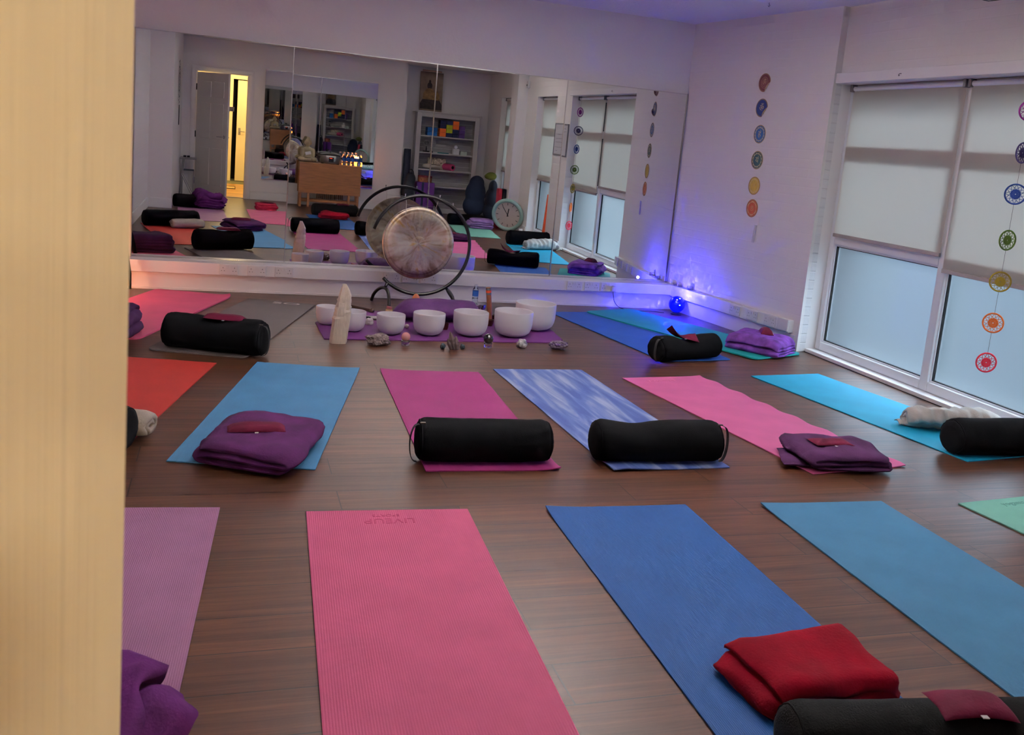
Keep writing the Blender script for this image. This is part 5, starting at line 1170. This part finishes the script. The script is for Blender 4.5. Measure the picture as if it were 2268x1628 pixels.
t=thing('phone','pale phone with three lenses held up in the doorway','phone',(0,0,1.419),(0,0,-.33)); t.rotation_euler=(-.16,0,-.336)
bm=B(); rbox(bm,-.122,.024,-.020,-.012,-.012,.062,.003); obj('phone_body',bm,pm('phone_back',(150,140,136),.4),t)
for x,z in ((0,0),(-.020,0),(-.010,.017)):
    bm=B(); cyl(bm,(x,-.0125,z),(x,-.0095,z),.0075,18); obj('camera_lens',bm,M['blackp'],t,SM)
# ================================================================ light
UP_FILL=275; SKY=16
def light(name,typ,loc,energy,rgb,size=.1,rot=None,**k):
    l=bpy.data.lights.new(name,typ); l.energy=energy; l.color=rgb
    if typ=='AREA': l.size=size; l.shape='RECTANGLE'; l.size_y=k.get('sy',size)
    else: l.shadow_soft_size=size
    o=bpy.data.objects.new(name,l); col.objects.link(o); o.location=loc
    if rot: o.rotation_euler=rot
    return o
light('hall_bulb','POINT',(.25,-1.3,2.22),50,(1,.79,.46),.08)
light('hall_fill_far','POINT',(.2,-2.7,2.2),40,(1,.78,.42),.08)  # added fill without a fitting, brightens the deep end of the hall
light('table_lamp_bulb','POINT',(2.13,.30,.86),2.2,(1,.38,.12),.03)
light('corner_lamp_bulb','POINT',(-.96,7.72,.26),4,(1,.55,.32),.05)
light('orb_glow','POINT',(3.96,7.88,.14),3.2,(.01,.02,1),.05)
pj=light('orb_projector','POINT',(4.01,7.93,.215),90,(.035,.03,1),.012)
nt=pj.data; nt.use_nodes=True; N=nt.node_tree.nodes; L=nt.node_tree.links; em=[n for n in N if n.type=='EMISSION'][0]
tc=N.new('ShaderNodeTexCoord'); n=N.new('ShaderNodeTexNoise'); n.inputs['Scale'].default_value=1; n.inputs['Detail'].default_value=5; n.inputs['Distortion'].default_value=1.2
mpp=N.new('ShaderNodeMapping'); mpp.inputs['Scale'].default_value=(15,15,5); L.new(tc.outputs['Normal'],mpp.inputs['Vector']); L.new(mpp.outputs[0],n.inputs['Vector']); r=N.new('ShaderNodeValToRGB'); r.color_ramp.elements[0].position=.60; r.color_ramp.elements[0].color=(.11,.11,.11,1); r.color_ramp.elements[1].position=.72; r.color_ramp.elements[1].color=(1,1,1,1)
L.new(n.outputs['Fac'],r.inputs['Fac']); ml=N.new('ShaderNodeMath'); ml.operation='MULTIPLY'; ml.inputs[1].default_value=1; L.new(r.outputs[0],ml.inputs[0]); L.new(ml.outputs[0],em.inputs['Strength'])
for x,y,kk in ((1.0,3.1,.7),(3.1,3.3,.7),(1.9,5.6,1.7)): light('fill_uplight','AREA',(x,y,2.535),UP_FILL*kk,(1,.94,.93),.32,rot=(PI,0,0),sy=.32)  # added fill light off the ceiling, lifts the wall brightness
w=bpy.data.worlds.new('World'); bpy.context.scene.world=w; w.use_nodes=True; N=w.node_tree.nodes; L=w.node_tree.links; tc=N.new('ShaderNodeTexCoord'); sp=N.new('ShaderNodeSeparateXYZ'); L.new(tc.outputs['Generated'],sp.inputs[0])
mr=N.new('ShaderNodeMapRange'); mr.inputs[1].default_value=-1; mr.inputs[2].default_value=1; L.new(sp.outputs['Z'],mr.inputs[0])
r=N.new('ShaderNodeValToRGB'); e=r.color_ramp.elements; e[0].position=.30; e[0].color=(.016,.020,.023,1); e[1].position=1; e[1].color=(.86,.96,1,1)
for p_,c_ in ((.46,(.006,.009,.011,1)),(.52,(.009,.013,.016,1)),(.62,(.034,.046,.057,1)),(.75,(.38,.48,.57,1))):
    k=e.new(p_); k.color=c_
L.new(mr.outputs[0],r.inputs['Fac']); L.new(r.outputs[0],N['Background'].inputs[0]); N['Background'].inputs[1].default_value=SKY
# ================================================================ camera
yaw,pitch,roll=.3362,.1667,.0950; f=2110.5; cx,cy=1217.6,687.5; Wd,Hd=2268,1628
cyw,sy=math.cos(yaw),math.sin(yaw); cp,sp=math.cos(pitch),math.sin(pitch)
fw=Vector((sy*cp,cyw*cp,-sp)); rt=Vector((cyw,-sy,0)); up=rt.cross(fw); cr,sr=math.cos(roll),math.sin(roll)
r2=rt*cr+up*sr; u2=-rt*sr+up*cr
cd=bpy.data.cameras.new('camera'); cam=bpy.data.objects.new('camera',cd); col.objects.link(cam)
cam.matrix_world=Matrix(((r2.x,u2.x,-fw.x,0),(r2.y,u2.y,-fw.y,0),(r2.z,u2.z,-fw.z,1.4191),(0,0,0,1)))
cd.sensor_width=36; cd.sensor_fit='HORIZONTAL'; cd.lens=f/Wd*36; cd.shift_x=-(cx-Wd/2)/Wd; cd.shift_y=(cy-Hd/2)/Wd; cd.clip_start=.01
cd.dof.use_dof=True; cd.dof.focus_distance=5.0; cd.dof.aperture_fstop=14
sc=bpy.context.scene; sc.camera=cam
sc.view_settings.view_transform='Standard'; sc.view_settings.look='None'; sc.view_settings.gamma=1; sc.view_settings.exposure=.45
sc.cycles.use_denoising=True; sc.cycles.max_bounces=14; sc.cycles.diffuse_bounces=5; sc.cycles.glossy_bounces=12; sc.cycles.transmission_bounces=10; sc.cycles.caustics_reflective=True; sc.cycles.caustics_refractive=True; sc.cycles.sample_clamp_indirect=8; sc.cycles.blur_glossy=.3
